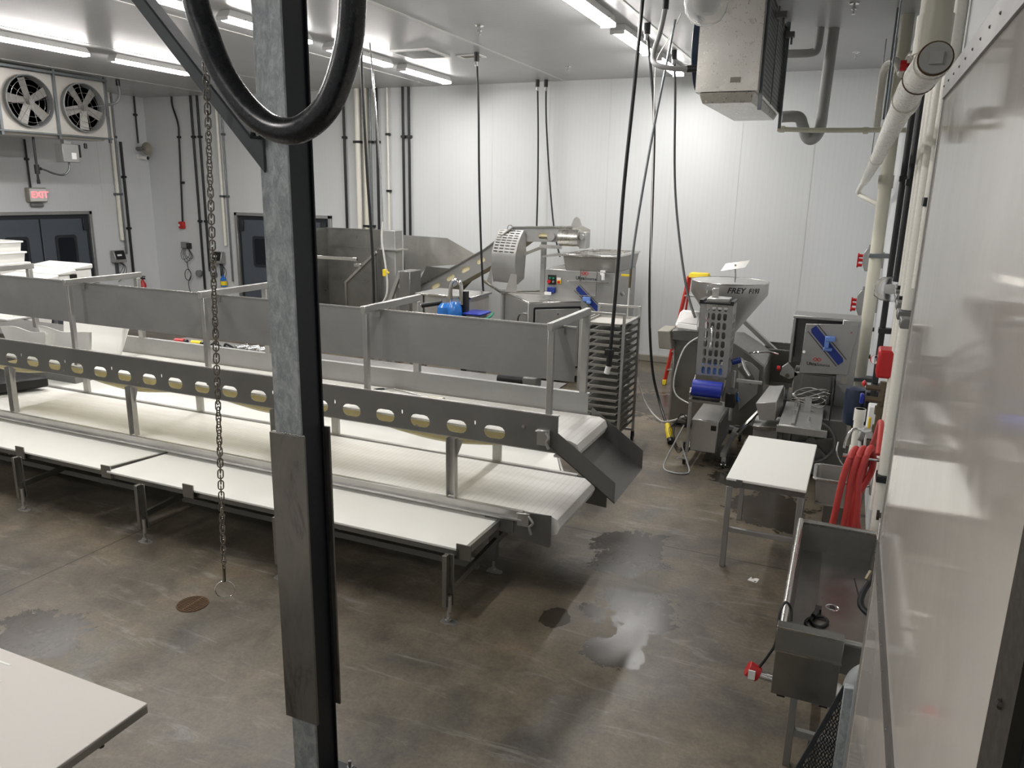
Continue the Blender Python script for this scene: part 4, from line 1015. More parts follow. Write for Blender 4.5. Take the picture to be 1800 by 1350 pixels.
# left wall
vpipe(-16.03, 13.36, 1.83, ZC, .045, 'white_pvc', 'white_pipe', 'white pipe running down the left wall to the scale display', (2.9,), 'l', 'galv_pipe')
vpipe(-16.05, 13.46, 1.5, ZC, .025, 'galv_pipe', 'steel_conduit', 'galvanised conduit beside the white pipe on the left wall', (2.9, 4.2), 'l', 'galv_pipe')
vpipe(-16.05, 13.6, 1.0, 4.1, .03, 'black_rubber', 'black_conduit', 'black conduit on the left wall next to the white pipe', (2.1, 3.3), 'l')
vpipe(-16.05, 14.1, 4.1, ZC, .02, 'black_rubber', 'black_conduit', 'short black conduit from the ceiling down to the horn speaker', (4.75,), 'l')
t = thing('horn_speaker', 'round grey horn speaker in the back left corner', 'speaker', (-16.0, 14.13, 3.97))
part('horn', MB().lathe([(.03, .0), (.05, .1), (.09, .2), (.15, .26), (.155, .27), (.145, .26), (.08, .2), (.03, .12)], (-16.05, 14.1, 3.97), 'x', 24), 'curb', t)
part('driver', MB().cyl((-16.1, 14.1, 3.97), (-15.95, 14.1, 3.97), .05, 16).sphere((-15.86, 14.1, 3.97), .03, 6), 'grey_plastic', t)
t = thing('security_camera', 'small white camera with dark lens under the horn speaker', 'camera', (-16.0, 14.18, 3.78))
part('body', MB().cyl((-16.08, 14.15, 3.78), (-15.9, 14.2, 3.76), .055, 16, .05), 'white_paint', t, bev=.006)
part('lens', MB().cyl((-15.9, 14.2, 3.76), (-15.885, 14.204, 3.758), .04, 16), 'black_plastic', t)
part('mount', MB().box(-16.1, -16.05, 14.05, 14.15, 3.74, 3.84), 'white_paint', t, bev=.004)
# exit sign
t = thing('exit_sign', 'lit red EXIT sign in a grey box above the double door', 'sign', (XL, 11.34, 2.72))
part('housing', MB().box(XL+.001, XL+.12, 11.13, 11.55, 2.72, 3.02), 'curb', t, bev=.015)
part('face', MB().box(XL+.121, XL+.135, 11.15, 11.53, 2.74, 3.0), 'white_paint', t, bev=.01)
text_part('letters', 'EXIT', .19, (XL+.138, 11.37, 2.87), (0, 1, 0), EZ, 'exit_red', t, True, ext=.003)
part('emergency_lamp', MB().box(XL+.001, XL+.09, 11.2, 11.48, 2.62, 2.70), 'grey_plastic', t, bev=.02)
vpipe(-16.06, 11.25, 3.02, 4.0, .02, 'black_rubber', 'black_conduit', 'black conduit feeding the exit sign from the fan cooler above', (3.6,), 'l')
# box and conduits under the left cooler
t = thing('control_box', 'grey electrical box with a paper label hanging under the left fan cooler', 'box', (-14.2, 10.75, 3.45))
part('housing', MB().box(-14.3, -14.08, 10.6, 10.95, 3.52, 3.86), 'ssd', t, bev=.008)
part('paper_label', MB().box(-14.08, -14.075, 10.78, 10.88, 3.58, 3.7), 'white_paint', t)
part('switch', MB().box(-14.3, -14.12, 10.95, 11.03, 3.62, 3.86).cyl((-14.2, 11.2, 3.9), (-14.2, 11.2, 3.8), .03, 10), 'black_plastic', t, bev=.01)
part('hanger', MB().box(-14.25, -14.15, 10.7, 10.85, 3.86, 3.995), 'ssd', t)
part('conduit', MB().tube([(-14.2, 10.8, 3.52), (-14.2, 10.78, 3.38), (-14.2, 10.65, 3.28), (-14.2, 10.45, 3.3), (-14.2, 10.28, 3.36), (-14.2, 10.18, 3.38)], .018, 8), 'galv_pipe', t)
part('conduit_body', MB().cyl((-14.2, 10.12, 3.99), (-14.2, 10.12, 3.1), .022, 10).cyl((-14.2, 10.12, 3.45), (-14.2, 10.12, 3.28), .045, 10).cyl((-14.2, 10.12, 3.38), (-14.2, 10.2, 3.38), .03, 10).cyl((-14.2, 10.12, 3.18), (-14.2, 10.12, 3.1), .03, 10), 'black_plastic', t)
# extinguisher
t = thing('fire_extinguisher', 'red fire extinguisher on the left wall near the back corner', 'extinguisher', (-15.98, 13.78, .3))
part('cylinder', MB().lathe([(.05, 0), (.08, .02), (.08, .42), (.03, .5), (.02, .54)], (-15.98, 13.78, .32), n=18), 'red', t)
part('valve', MB().box(-16.02, -15.9, 13.76, 13.8, .86, .9).box(-16.0, -15.88, 13.765, 13.795, .92, .94).cyl((-15.98, 13.78, .84), (-15.98, 13.78, .93), .014, 8), 'black_plastic', t)
part('band', MB().cyl((-15.98, 13.78, .55), (-15.98, 13.78, .66), .082, 18), 'white_paint', t)
part('mount', MB().box(-16.1, -16.06, 13.74, 13.82, .3, .8), 'grey_plastic', t)
# white ladder, tubs and totes beyond the conveyor at left
def tote(x, y, z, sx, sy, h, label, group=None, lid=False, ztxt=None, t0='white_tote'):
    t = thing(t0, label, 'tote', (x, y, z), 0, group)
    hx, hy = sx/2, sy/2; k = .9
    m = MB(); q = [(-1, -1), (1, -1), (1, 1), (-1, 1)]
    m.add([(x+a*hx*k, y+b*hy*k, z) for a, b in q]+[(x+a*hx, y+b*hy, z+h) for a, b in q]+[(x+a*hx*.94, y+b*hy*.94, z+h) for a, b in q]+[(x+a*hx*k*.92, y+b*hy*k*.92, z+.01) for a, b in q],
          [(0, 3, 2, 1)]+[(i, (i+1) % 4, 4+(i+1) % 4, 4+i) for i in range(4)]+[(4+i, 4+(i+1) % 4, 8+(i+1) % 4, 8+i) for i in range(4)]+[(8+i, 8+(i+1) % 4, 12+(i+1) % 4, 12+i) for i in range(4)]+[(12, 13, 14, 15)])
    part('body', m, 'tote_white', t, bev=.01, split=False)
    part('rim', MB().plate(rect(x-hx-.02, x+hx+.02, y-hy-.02, y+hy+.02), (0, 0, z+h-.03), EX, EY, .03, [rect(x-hx*.93, x+hx*.93, y-hy*.93, y+hy*.93)]), 'tote_white', t, bev=.006)
    return t
for i, (z, lb) in enumerate(((1.45, 'lowest white tote of the stack at the left edge'), (1.62, 'middle white tote of the stack at the left edge'), (1.79, 'topmost white tote of the stack at the left edge'))):
    tote(-12.95+.06*(2-i), 8.3, z+.12, .7, .5, .27, lb, 'stacked white totes at the left edge')
t = thing('tote_table', 'stainless table holding the stacked totes at the left edge', 'table', (-12.95, 8.3, 0))
part('tabletop', MB().box(-13.5, -12.45, 7.9, 8.7, 1.53, 1.565), 'ssd', t, bev=.004)
for x in (-13.45, -12.5):
    for y in (7.95, 8.65): part('leg', MB().box(x-.02, x+.02, y-.02, y+.02, 0, 1.53), 'ssd', t)
# white ribbed container
t = thing('meat_lug', 'large white ribbed container with a sloped top behind the conveyor at left', 'container', (-11.6, 8.2, 0))
b = MB()
def sl(x0, x1, y0, y1, z0, za, zb): return [V(x0, y0, z0), V(x1, y0, z0), V(x1, y1, z0), V(x0, y1, z0), V(x0, y0, za), V(x1, y0, za), V(x1, y1, zb), V(x0, y1, zb)]
part('body', MB().hexa(sl(-12.1, -11.2, 7.8, 8.7, 1.2, 1.66, 1.86)), 'tote_white', t, bev=.02)
for i in range(3):
    y = 7.8+i*.3
    part('lid_step', MB().hexa(sl(-12.17, -11.16, y-.02, y+.3, 1.66+i*.066, 1.70+i*.066, 1.74+i*.066)), 'tote_white', t, bev=.015)
part('hand_slot', MB().box(-11.205, -11.19, 8.3, 8.42, 1.6, 1.72), 'black_plastic', t)
part('stand', MB().box(-12.05, -11.25, 7.85, 8.6, 1.16, 1.2), 'ssd', t)
for x in (-12.0, -11.3):
    for y in (7.9, 8.55): part('leg', MB().box(x-.02, x+.02, y-.02, y+.02, 0, 1.16), 'ssd', t)
# edible bin
t = tote(-11.4, 7.4, .86, .95, .7, .36, 'white bin lettered EDIBLE under the splash panel at the left edge')
t['category'] = 'bin'
text_part('lettering', 'EDIBLE', .1, (-11.35, 7.045, 1.13), EX, EZ, 'ink', t, True)
part('bin_stand', MB().box(-11.8, -11.0, 7.1, 7.7, .0, .86), 'ssd', t, bev=.01)
t = thing('floor_fan', 'small round black fan beside the white bin at left', 'fan', (-10.75, 7.2, .95))
part('ring', MB().torus((-10.75, 7.2, 1.11), .07, .03, 'y', 24, 8), 'black_plastic', t)
part('hub', MB().sphere((-10.75, 7.2, 1.11), .035, 6), 'white_paint', t)
part('stand', MB().box(-10.8, -10.7, 7.15, 7.25, 0, 1.04), 'black_plastic', t)
t = thing('grey_tub', 'dark grey tub with metal rim behind the plastic liners at left', 'tub', (-9.9, 6.9, .9))
part('body', MB().hexa([V(-10.8,6.6,.9), V(-9.0,6.6,.9), V(-9.0,7.1,.9), V(-10.8,7.1,.9), V(-10.9,6.5,1.16), V(-8.9,6.5,1.16), V(-8.9,7.2,1.2), V(-10.9,7.2,1.2)]), 'sshade', t, bev=.01)
part('stand', MB().box(-10.7, -9.1, 6.65, 7.05, 0, .9), 'sshade', t)
# black machine base with casters seen under the upper belt
t = thing('caster_dolly', 'black wheeled machine base seen under the upper belt at left', 'dolly', (-9.6, 5.7, .7))
part('body', MB().hexa([V(-10.4,5.45,.70), V(-9.0,5.5,.70), V(-8.75,6.05,.70), V(-10.4,6.1,.70), V(-10.4,5.45,.83), V(-9.0,5.5,.83), V(-8.75,6.05,.83), V(-10.4,6.1,.83)]), 'black_plastic', t, bev=.02)
for x in (-9.65, -9.15):
    part('wheel', MB().cyl((x, 5.38, .735), (x, 5.44, .735), .065, 18), 'black_rubber', t)
    part('wheel_hub', MB().cyl((x, 5.372, .735), (x, 5.38, .735), .035, 14), 'white_paint', t)
part('yellow_bracket', MB().box(-9.3, -9.15, 5.42, 5.5, .83, .95), 'yellow', t)

# ================================================================== MACHINES AT THE BACK
# big hopper enclosure behind the column
t = thing('hopper_enclosure', 'tall open stainless hopper with chamfered front panel behind the column', 'hopper', (-8.3, 12.2, 0))
part('back_panel', MB().box(-9.44, -8.05, 12.55, 12.56, .4, 2.37).box(-9.44, -8.05, 12.53, 12.57, 2.37, 2.385).box(-9.44, -8.05, 12.54, 12.57, 2.03, 2.045), 'ssk', t)
part('left_panel', MB().hexa([V(-9.7,11.5,.4), V(-9.69,11.5,.4), V(-9.43,12.56,.4), V(-9.44,12.56,.4), V(-9.7,11.5,2.36), V(-9.69,11.5,2.36), V(-9.43,12.56,2.38), V(-9.44,12.56,2.38)]), 'ssk', t)
part('column', MB().box(-7.68, -7.38, 11.75, 12.0, .05, 2.42), 'ssd', t, bev=.005)
part('column_flange', MB().box(-7.72, -7.3, 11.7, 12.05, 2.08, 2.10), 'ss', t)
part('front_panel', MB().plate([(-8.26, .5), (-7.6, .5), (-7.6, 2.06), (-8.26, 1.49)], (0, 11.5, 0), EX, EZ, -.01), 'ssk', t)
part('front_lip', MB().bar((-8.26, 11.49, 1.49), (-7.6, 11.49, 2.06), .04, .04).box(-8.28, -8.24, 11.47, 11.51, .5, 1.5), 'ssx', t)
part('handle_bar', MB().box(-9.69, -8.0, 11.46, 11.5, 1.88, 1.94).box(-8.05, -7.9, 11.44, 11.52, 1.78, 1.84), 'ssx', t, bev=.004)
part('side_wall', MB().hexa([V(-7.62,11.5,.4), V(-7.61,11.5,.4), V(-8.04,12.55,.4), V(-8.05,12.55,.4), V(-7.62,11.5,2.06), V(-7.61,11.5,2.06), V(-8.04,12.55,2.3), V(-8.05,12.55,2.3)]), 'ssk', t)
part('leg', MB().box(-9.72, -9.65, 11.5, 11.57, 0, .42).box(-7.7, -7.62, 11.5, 11.57, 0, .52).box(-8.3, -8.22, 12.46, 12.54, 0, .42), 'ssd', t)
part('bracket', MB().cyl((-7.25, 11.7, 1.62), (-7.25, 11.9, 1.62), .09, 18).cyl((-7.2, 11.68, 1.5), (-7.2, 11.88, 1.5), .1, 18), 'ssh', t)
# flared hopper of the incline conveyor
ic = thing('incline_conveyor', 'stainless incline conveyor with slotted sides rising to a level discharge head', 'conveyor', (-6.5, 12.9, 0))
part('hopper_panel', MB().plate([(-8.2, 1.12), (-7.7, 1.65), (-6.8, 1.75), (-6.6, 1.93), (-7.25, 2.23), (-8.25, 2.25)], (0, 13.44, 0), EX, EZ, -.01), 'ssh', ic)
part('hopper_panel', MB().plate([(-8.1, .9), (-6.9, 1.2), (-6.5, 1.62), (-7.7, 1.66)], (0, 13.41, 0), EX, EZ, -.01), 'sshade', ic)
path = [(-8.2, .95), (-6.12, 2.10), (-5.55, 2.52), (-4.45, 2.56), (-4.3, 2.5)]
low = [(-4.3, 2.3), (-5.35, 2.27), (-5.95, 1.83), (-8.1, .62)]
def inc_holes():
    hs = []
    d = Vector((2.08, 1.15)).normalized()
    for i in range(6):
        c = Vector((-7.55, 1.14))+d*(.36*i+.1); e = Vector((-d.y, d.x)); w_, h_ = .10, .042
        pts = []
        for (px_, py_) in obround(0, 0, .2, .085, 4): pts.append(tuple(c+d*px_+e*py_))
        hs.append(pts)
    hs.append(obround(-4.98, 2.38, .2, .1, 5))
    return hs
for y, th in ((12.8, -.01), (13.35, -.01)):
    part('side_plate', MB().plate(low[::-1][0:1]+[] + [(-8.2, .95)][:0] + [(-8.1, .62), (-5.95, 1.83), (-5.35, 2.27), (-4.3, 2.3), (-4.3, 2.5), (-4.45, 2.56), (-5.55, 2.52), (-6.12, 2.10), (-8.2, .95)], (0, y, 0), EX, EZ, th, inc_holes()), 'ssd', ic)
part('belt', MB().plate([(-8.1, .78), (-6.0, 1.95), (-5.4, 2.36), (-4.3, 2.39), (-4.3, 2.46), (-5.45, 2.43), (-6.05, 2.03), (-8.15, .86)], (0, 13.33, 0), EX, EZ, .5), 'belt_return', ic)
part('side_lip', MB().bar((-8.2, 12.78, .95), (-6.12, 12.78, 2.10), .03, .02).bar((-6.12, 12.78, 2.1), (-5.55, 12.78, 2.52), .03, .02).bar((-5.55, 12.78, 2.52), (-4.45, 12.78, 2.56), .03, .02), 'ssx', ic)
part('discharge_hood', MB().lathe([(.15, 0), (.15, .36)], (-4.65, 12.76, 2.38), 'x', 16), 'ssx', ic)
part('tension_fin', MB().plate([(-4.52, 2.55), (-4.3, 2.55), (-4.36, 2.70), (-4.41, 2.73), (-4.46, 2.70)], (0, 12.9, 0), EX, EZ, -.02), 'ss', ic)
part('motor', MB().box(-4.3, -4.18, 12.75, 13.0, 2.2, 2.48).cyl((-4.24, 12.74, 2.4), (-4.24, 12.7, 2.4), .05, 12), 'ssd', ic, bev=.01)
part('outlet_chute', MB().hexa([V(-4.95,12.7,2.02), V(-4.1,12.7,2.12), V(-4.1,13.3,2.12), V(-4.95,13.3,2.02), V(-4.95,12.7,2.05), V(-4.1,12.7,2.16), V(-4.1,13.3,2.16), V(-4.95,13.3,2.05)]).box(-5.0, -4.6, 12.68, 12.72, 2.18, 2.24), 'ss', ic)
part('leg', MB().box(-5.06, -4.98, 12.9, 12.98, 0, 2.28), 'ssd', ic)
part('leg', MB().box(-7.9, -7.82, 13.42, 13.5, 0, 1.0), 'ssd', ic)
part('brace_bar', MB().bar((-5.45, 12.75, 2.0), (-4.95, 12.75, 2.2), .06, .05), 'ssx', ic)
part('bearing_block', MB().cyl((-4.82, 12.78, 2.38), (-4.82, 12.74, 2.38), .07, 16), 'ss', ic)
# A-frame tower with roller shelf
t = thing('infeed_frame', 'small stainless frame with slanted legs and slatted rollers beyond the splash panel', 'frame', (-6.3, 10.3, 0))
part('leg', MB().bar((-6.78, 10.5, 1.2), (-6.5, 10.5, 1.86), .06, .06), 'ss', t)
part('leg', MB().bar((-6.85, 10.5, .0), (-6.78, 10.5, 1.2), .06, .06), 'ss', t)
part('drive_box', MB().box(-6.5, -6.3, 10.45, 10.8, 1.2, 1.88), 'sshade', t, bev=.01)
part('post', MB().box(-6.45, -6.35, 10.5, 10.6, 0, 1.2), 'ss', t)
for i in range(3):
    part('slat', MB().bar((-6.04+.02*i, 9.5+.09*i, 1.56-.0*i), (-5.56+.02*i, 9.6+.09*i, 1.66), .035, .02), 'ssx', t)
part('shelf_frame', MB().bar((-6.1, 9.45, 1.50), (-5.55, 9.5, 1.62), .03, .05).box(-5.62, -5.52, 9.5, 9.6, 1.4, 1.68), 'ss', t)
part('post', MB().box(-5.6, -5.54, 9.5, 9.56, 0, 1.4), 'ss', t)
t = thing('prep_table', 'cream sided stainless prep table edge beyond the splash panel', 'table', (-5.1, 9.7, 0))
part('tabletop', MB().box(-5.65, -4.75, 9.5, 10.2, 1.66, 1.69), 'ssx', t, bev=.004)
part('side', MB().box(-5.5, -4.78, 9.52, 10.15, .9, 1.66), 'ssh', t)
part('leg', MB().box(-5.6, -5.55, 9.6, 9.65, 0, 1.66).box(-4.85, -4.8, 9.55, 9.6, 0, .9), 'ss', t)
t = thing('blue_bag_roller', 'blue film wrapped bundle with a bent steel pipe on the prep table', 'bundle', (-4.95, 9.35, 1.3))
bg = MB()
bg.lathe([(.05, 0), (.1, .02), (.12, .12), (.11, .22), (.06, .27)], (-5.04, 9.3, 1.34), n=14).lathe([(.05, 0), (.1, .02), (.11, .14), (.1, .24), (.05, .3)], (-4.9, 9.3, 1.34), n=14)
part('wrap', bg, 'blue_bag', t)
part('pipe', MB().tube([(-5.0, 9.35, 1.45), (-4.99, 9.35, 1.75), (-4.97, 9.35, 1.88), (-4.9, 9.35, 1.93), (-4.83, 9.35, 1.86), (-4.82, 9.35, 1.6)], .03, 12), 'chrome', t)
part('roller', MB().cyl((-5.42, 9.3, 1.55), (-5.15, 9.4, 1.60), .035, 14), 'black_rubber', t)
part('roller_end', MB().cyl((-5.43, 9.297, 1.548), (-5.42, 9.3, 1.55), .022, 12), 'chrome', t)
part('post', MB().box(-4.83, -4.75, 9.36, 9.44, 0, 1.78), 'black_plastic', t)
t = thing('plastic_lid', 'royal blue plastic lid with green edge lying beside the blue bundle', 'tray', (-4.65, 9.4, 1.45))  # the flat blue piece is a loose lid
part('lid', MB().box(-4.78, -4.5, 9.3, 9.65, 1.47, 1.50), 'blue_roll', t, bev=.01)
part('edge', MB().tube([(-4.62, 9.28, 1.44), (-4.5, 9.27, 1.42), (-4.42, 9.4, 1.45), (-4.45, 9.6, 1.48)], .016, 8), 'green', t)
part('stand', MB().box(-4.74, -4.55, 9.35, 9.6, 0, 1.47), 'sshade', t)
t = thing('green_hose', 'green hose end lying near the slatted rollers', 'hose', (-5.9, 9.3, 1.36))
part('hose', MB().tube([(-6.05, 9.3, 1.37), (-5.9, 9.3, 1.41), (-5.75, 9.32, 1.38), (-5.65, 9.3, 1.4)], .018, 8), 'green', t)
part('nozzle', MB().cyl((-5.72, 9.28, 1.42), (-5.64, 9.28, 1.44), .022, 10), 'tote_white', t)
part('hook_post', MB().box(-5.95, -5.9, 9.33, 9.38, 0, 1.4), 'ss', t)
# grinder with open slotted hood (rotated 41 degrees)
RZ = math.radians(41)
gx, gy = -4.66, 11.4
g = thing('floor_grinder', 'boxy stainless grinder with its slotted hood raised and a gasketed front door', 'grinder', (gx, gy, 0), RZ)
W_, D_, Ht = 1.01, 1.55, 1.4
part('body', MB().box(0, W_, 0, .015, .25, Ht-.02).box(0, .015, .015, D_, .25, Ht-.02).box(W_-.015, W_, .015, D_, .25, Ht-.02).box(.015, W_-.015, D_-.015, D_, .25, Ht-.02).box(.015, W_-.015, .015, D_-.015, .25, .27), 'ssd', g, True, .004)
part('top_rim', MB().plate(rect(0, W_, 0, D_), (0, 0, Ht-.02), EX, EY, .02, [rect(.08, W_-.08, .28, D_-.08)]), 'ssx', g, True, .006)
part('well', MB().hexa([V(.3,.5,.7), V(W_-.3,.5,.7), V(W_-.3,D_-.3,.7), V(.3,D_-.3,.7), V(.08,.28,Ht-.021), V(W_-.08,.28,Ht-.021), V(W_-.08,D_-.08,Ht-.021), V(.08,D_-.08,Ht-.021)]), 'ssh', g, True)
d_ = part('door', MB().box(.12, W_-.12, -.012, -.001, .3, Ht-.12), 'ssd', g, True, .003)
part('gasket', MB().plate(rrect(.09, W_-.09, .28, Ht-.09, .03), (0, -.004, 0), EX, EZ, -.0, [rrect(.125, W_-.125, .3, Ht-.125, .02)]), 'black_rubber', g, True, sol=.016)
part('latch', MB().cyl((W_/2, -.012, Ht-.2), (W_/2, -.03, Ht-.2), .015, 12), 'chrome', g, True)
part('gland', MB().cyl((0, .1, 1.2), (-.06, .1, 1.2), .02, 10).cyl((-.06, .1, 1.2), (-.12, .1, 1.2), .014, 8), 'chrome', g, True)
part('power_cord', MB().tube([(-.1, .1, 1.2), (-.14, .1, 1.12), (-.13, .1, .9), (-.12, .1, .6)], .012, 8), 'black_rubber', g, True)
for x, y in ((.06, .06), (W_-.06, .06), (.06, D_-.06), (W_-.06, D_-.06)):
    part('leg', MB().box(x-.03, x+.03, y-.03, y+.03, 0, .25), 'ss', g, True)
part('post', MB().box(-.06, -.02, 1.3, 1.36, .2, 1.38).box(-.09, -.0, 1.27, 1.33, 1.38, 1.46), 'ssd', g, True, .004)
# hood, placed in world space
hd = Vector((.955, -.30, 0)); hn = Vector((.30, .955, 0)); ho = Vector((-5.93, 12.68, 0))
prof = [(.22, 2.47), (.13, 2.35), (.06, 2.22), (.01, 2.06), (0, 1.88), (.02, 1.70), (.07, 1.52)]
def hp(u, v):
    v = max(0, min(len(prof)-1.0001, v)); i = int(v); f = v-i; n_ = prof[i][0]*(1-f)+prof[i+1][0]*f; z_ = prof[i][1]*(1-f)+prof[i+1][1]*f
    return ho+hd*u+hn*n_+V(0, 0, z_)
us = [0, .03]; 
for c_ in range(4): us += [.03+.135*c_+.10, .03+.135*(c_+1)]
us = sorted(set([round(u, 4) for u in [0]+[x for c_ in range(4) for x in (.03+.13*c_, .03+.13*c_+.10)]+[.56]]))
vs_ = [0, .12]; v_ = .12
for c_ in range(9): vs_ += [v_+.13, v_+.33]; v_ += .33
vs_ = [round(x, 3) for x in vs_]; nv0 = len(vs_); vs_ += [3.3, 3.7, 4.2, 4.7, 5.3, 5.9]
part('hood_shell', MB().sheet(lambda u, v: hp(u, v), us, vs_, lambda i, j: (i % 2 == 1) and (j % 2 == 1) and j < nv0-1 and i < 8), 'ssd', g, sol=.006)
sp_ = [(n_, z_) for n_, z_ in prof]
part('hood_side', MB().plate([(n_, z_) for n_, z_ in prof]+[(.26, 1.62), (.30, 2.1), (.27, 2.4)], ho+hd*.56, hn, EZ, .006), 'ss', g)
part('hood_side', MB().plate([(n_, z_) for n_, z_ in prof]+[(.26, 1.62), (.30, 2.1), (.27, 2.4)], ho, hn, EZ, .006), 'ssd', g)
part('hood_skirt', MB().plate([(-.12, 1.53), (0, 1.85), (.0, 1.4)], ho+hn*.02, hd, EZ, .006).plate([(.40, 1.4), (.52, 1.72), (.66, 1.72), (.66, 1.4)], ho-hn*.05, hd, EZ, .006), 'ss', g)
part('lid_rail', MB().bar(ho+hd*-.14-hn*.06+V(0,0,1.54), ho+hd*.5-hn*.3+V(0,0,1.42), .035, .035), 'ssx', g)
part('lid_rail', MB().bar(ho+hd*.5-hn*.3+V(0,0,1.42), V(-4.55, 12.2, 1.44), .03, .02), 'ssx', g)
part('lift_ring', MB().torus(ho+hd*.26+hn*.2+V(0,0,2.5), .05, .008, 'y', 16, 6), 'chrome', g)
# far mixer
m = thing('vat_mixer', 'large stainless mixer with open hopper, blue diagonal stripe and push buttons', 'mixer', (-3.95, 12.7, 0))
my = 12.0
part('body', MB().box(-4.62, -3.42, my, my+1.35, .12, 1.90), 'ssd', m, bev=.015)
part('hopper', MB().hexa([V(-4.26,my+.0,1.9), V(-3.42,my+.0,1.9), V(-3.42,my+1.3,1.9), V(-4.26,my+1.3,1.9), V(-4.28,my-.08,2.13), V(-3.40,my-.08,2.13), V(-3.40,my+1.4,2.13), V(-4.28,my+1.4,2.13)]), 'ssd', m)
part('hopper_rim', MB().plate(rect(-4.3, -3.38, my-.1, my+1.42), (0, 0, 2.13), EX, EY, .035, [rect(-4.22, -3.46, my-.02, my+1.34)]), 'ssx', m, bev=.008)
part('hopper_bar', MB().box(-4.22, -3.46, my+.5, my+.54, 2.14, 2.165).box(-4.22, -3.46, my+.95, my+.99, 2.14, 2.165), 'ssx', m)
part('leg', MB().box(-4.55, -4.47, my+.05, my+.13, 0, .12).box(-3.57, -3.49, my+.05, my+.13, 0, .12).box(-4.55, -4.47, my+1.2, my+1.28, 0, .12).box(-3.57, -3.49, my+1.2, my+1.28, 0, .12), 'ss', m)
cp = part('control_panel', MB().box(-4.56, -4.42, my-.02, my-.001, 1.64, 1.80), 'black_plastic', m, bev=.004)
part('stop_button', MB().cyl((-4.53, my-.02, 1.69), (-4.53, my-.05, 1.69), .03, 14), 'red', cp)
for x in (-4.52, -4.46): part('start_button', MB().cyl((x, my-.02, 1.75), (x, my-.035, 1.75), .018, 12), 'green', cp)
part('start_button', MB().cyl((-4.46, my-.02, 1.69), (-4.46, my-.035, 1.69), .018, 12), 'grey_plastic', cp)
part('main_switch', MB().box(-4.40, -4.33, my-.02, my-.001, 1.66, 1.76), 'yellow', m, bev=.004)
part('switch_knob', MB().box(-4.385, -4.345, my-.04, my-.02, 1.67, 1.71), 'red', m)
part('switch_label', MB().box(-4.40, -4.33, my-.022, my-.0, 1.725, 1.76), 'white_paint', m)
part('socket_box', MB().box(-4.56, -4.42, my-.05, my-.001, 1.50, 1.6), 'blue_stripe', m, bev=.008)
part('paper_label', MB().box(-4.6, -4.48, my-.06, my-.05, 1.47, 1.52), 'white_paint', m)
part('rod', MB().cyl((-4.2, my-.05, 1.72), (-3.5, my-.05, 1.74), .009, 8).cyl((-3.98, my-.05, 1.72), (-3.98, my-.05, 1.95), .009, 8).cyl((-3.7, my-.05, 1.5), (-3.7, my-.05, 1.95), .009, 8).cyl((-4.0, my-.05, 1.5), (-3.7, my-.05, 1.5), .009, 8), 'chrome', m, split=False)
def ultra(t, o, ex, ey, s, mat2='ink'):
    o = Vector(o); ex = Vector(ex).normalized(); ey = Vector(ey).normalized(); nz = ex.cross(ey)
    # two interlocked diamonds
    dm = MB()
    for dx in (-.32, .32):
        c = o+ex*dx*s+ey*.95*s
        dm.plate([(-.5*s, 0), (0, -.42*s), (.5*s, 0), (0, .42*s)], c, ex, ey, .001, [[(-.32*s, 0), (0, -.26*s), (.32*s, 0), (0, .26*s)]])
    part('logo', dm, 'redink', t)
    text_part('lettering', 'Ultra', s*.85, o-ex*.05*s, ex, ey, mat2, t, True, align='RIGHT')
    text_part('lettering', 'Source', s*.85, o+ex*.0*s, ex, ey, mat2, t, False, align='LEFT')
def stripe(t, a, b, nrm, wds, ey, holder=None):
    a = Vector(a); b = Vector(b); d = (b-a).normalized(); n = Vector(nrm); e = d.cross(n).normalized()
    L = (b-a).length; hb = wds/2
    part('blue_stripe', MB().plate([(0, -hb*.5), (hb*.8, -hb), (L, -hb), (L, hb*.5), (L-hb*.8, hb), (0, hb)], a, d, -e, .002), 'blue_stripe', t)
    for k in (-1, 1): part('stripe_line', MB().plate([(.0, k*hb*1.5-.004), (L, k*hb*1.5-.004), (L, k*hb*1.5+.004), (.0, k*hb*1.5+.004)], a, d, -e, .002), 'ink', t)
ultra(m, (-3.92, my-.004, 1.775), EX, EZ, .085)
stripe(m, (-4.05, my-.003, 1.62), (-3.66, my-.003, 1.27), (0, -1, 0), .09, EZ)
part('latch', MB().box(-3.93, -3.80, my-.06, my-.001, 1.40, 1.48).box(-3.86, -3.78, my-.07, my-.02, 1.37, 1.42), 'blue_light', m, bev=.01)
part('valve', MB().cyl((-3.60, my-.02, 1.88), (-3.60, my-.12, 1.88), .03, 12).cyl((-3.58, my-.1, 1.88), (-3.58, my-.1, 1.78), .028, 12).box(-3.63, -3.55, my-.12, my-.06, 1.90, 1.93), 'white_paint', m)
part('latch', MB().cyl((-3.38, my+.3, 1.55), (-3.34, my+.3, 1.5), .03, 10), 'chrome', m)

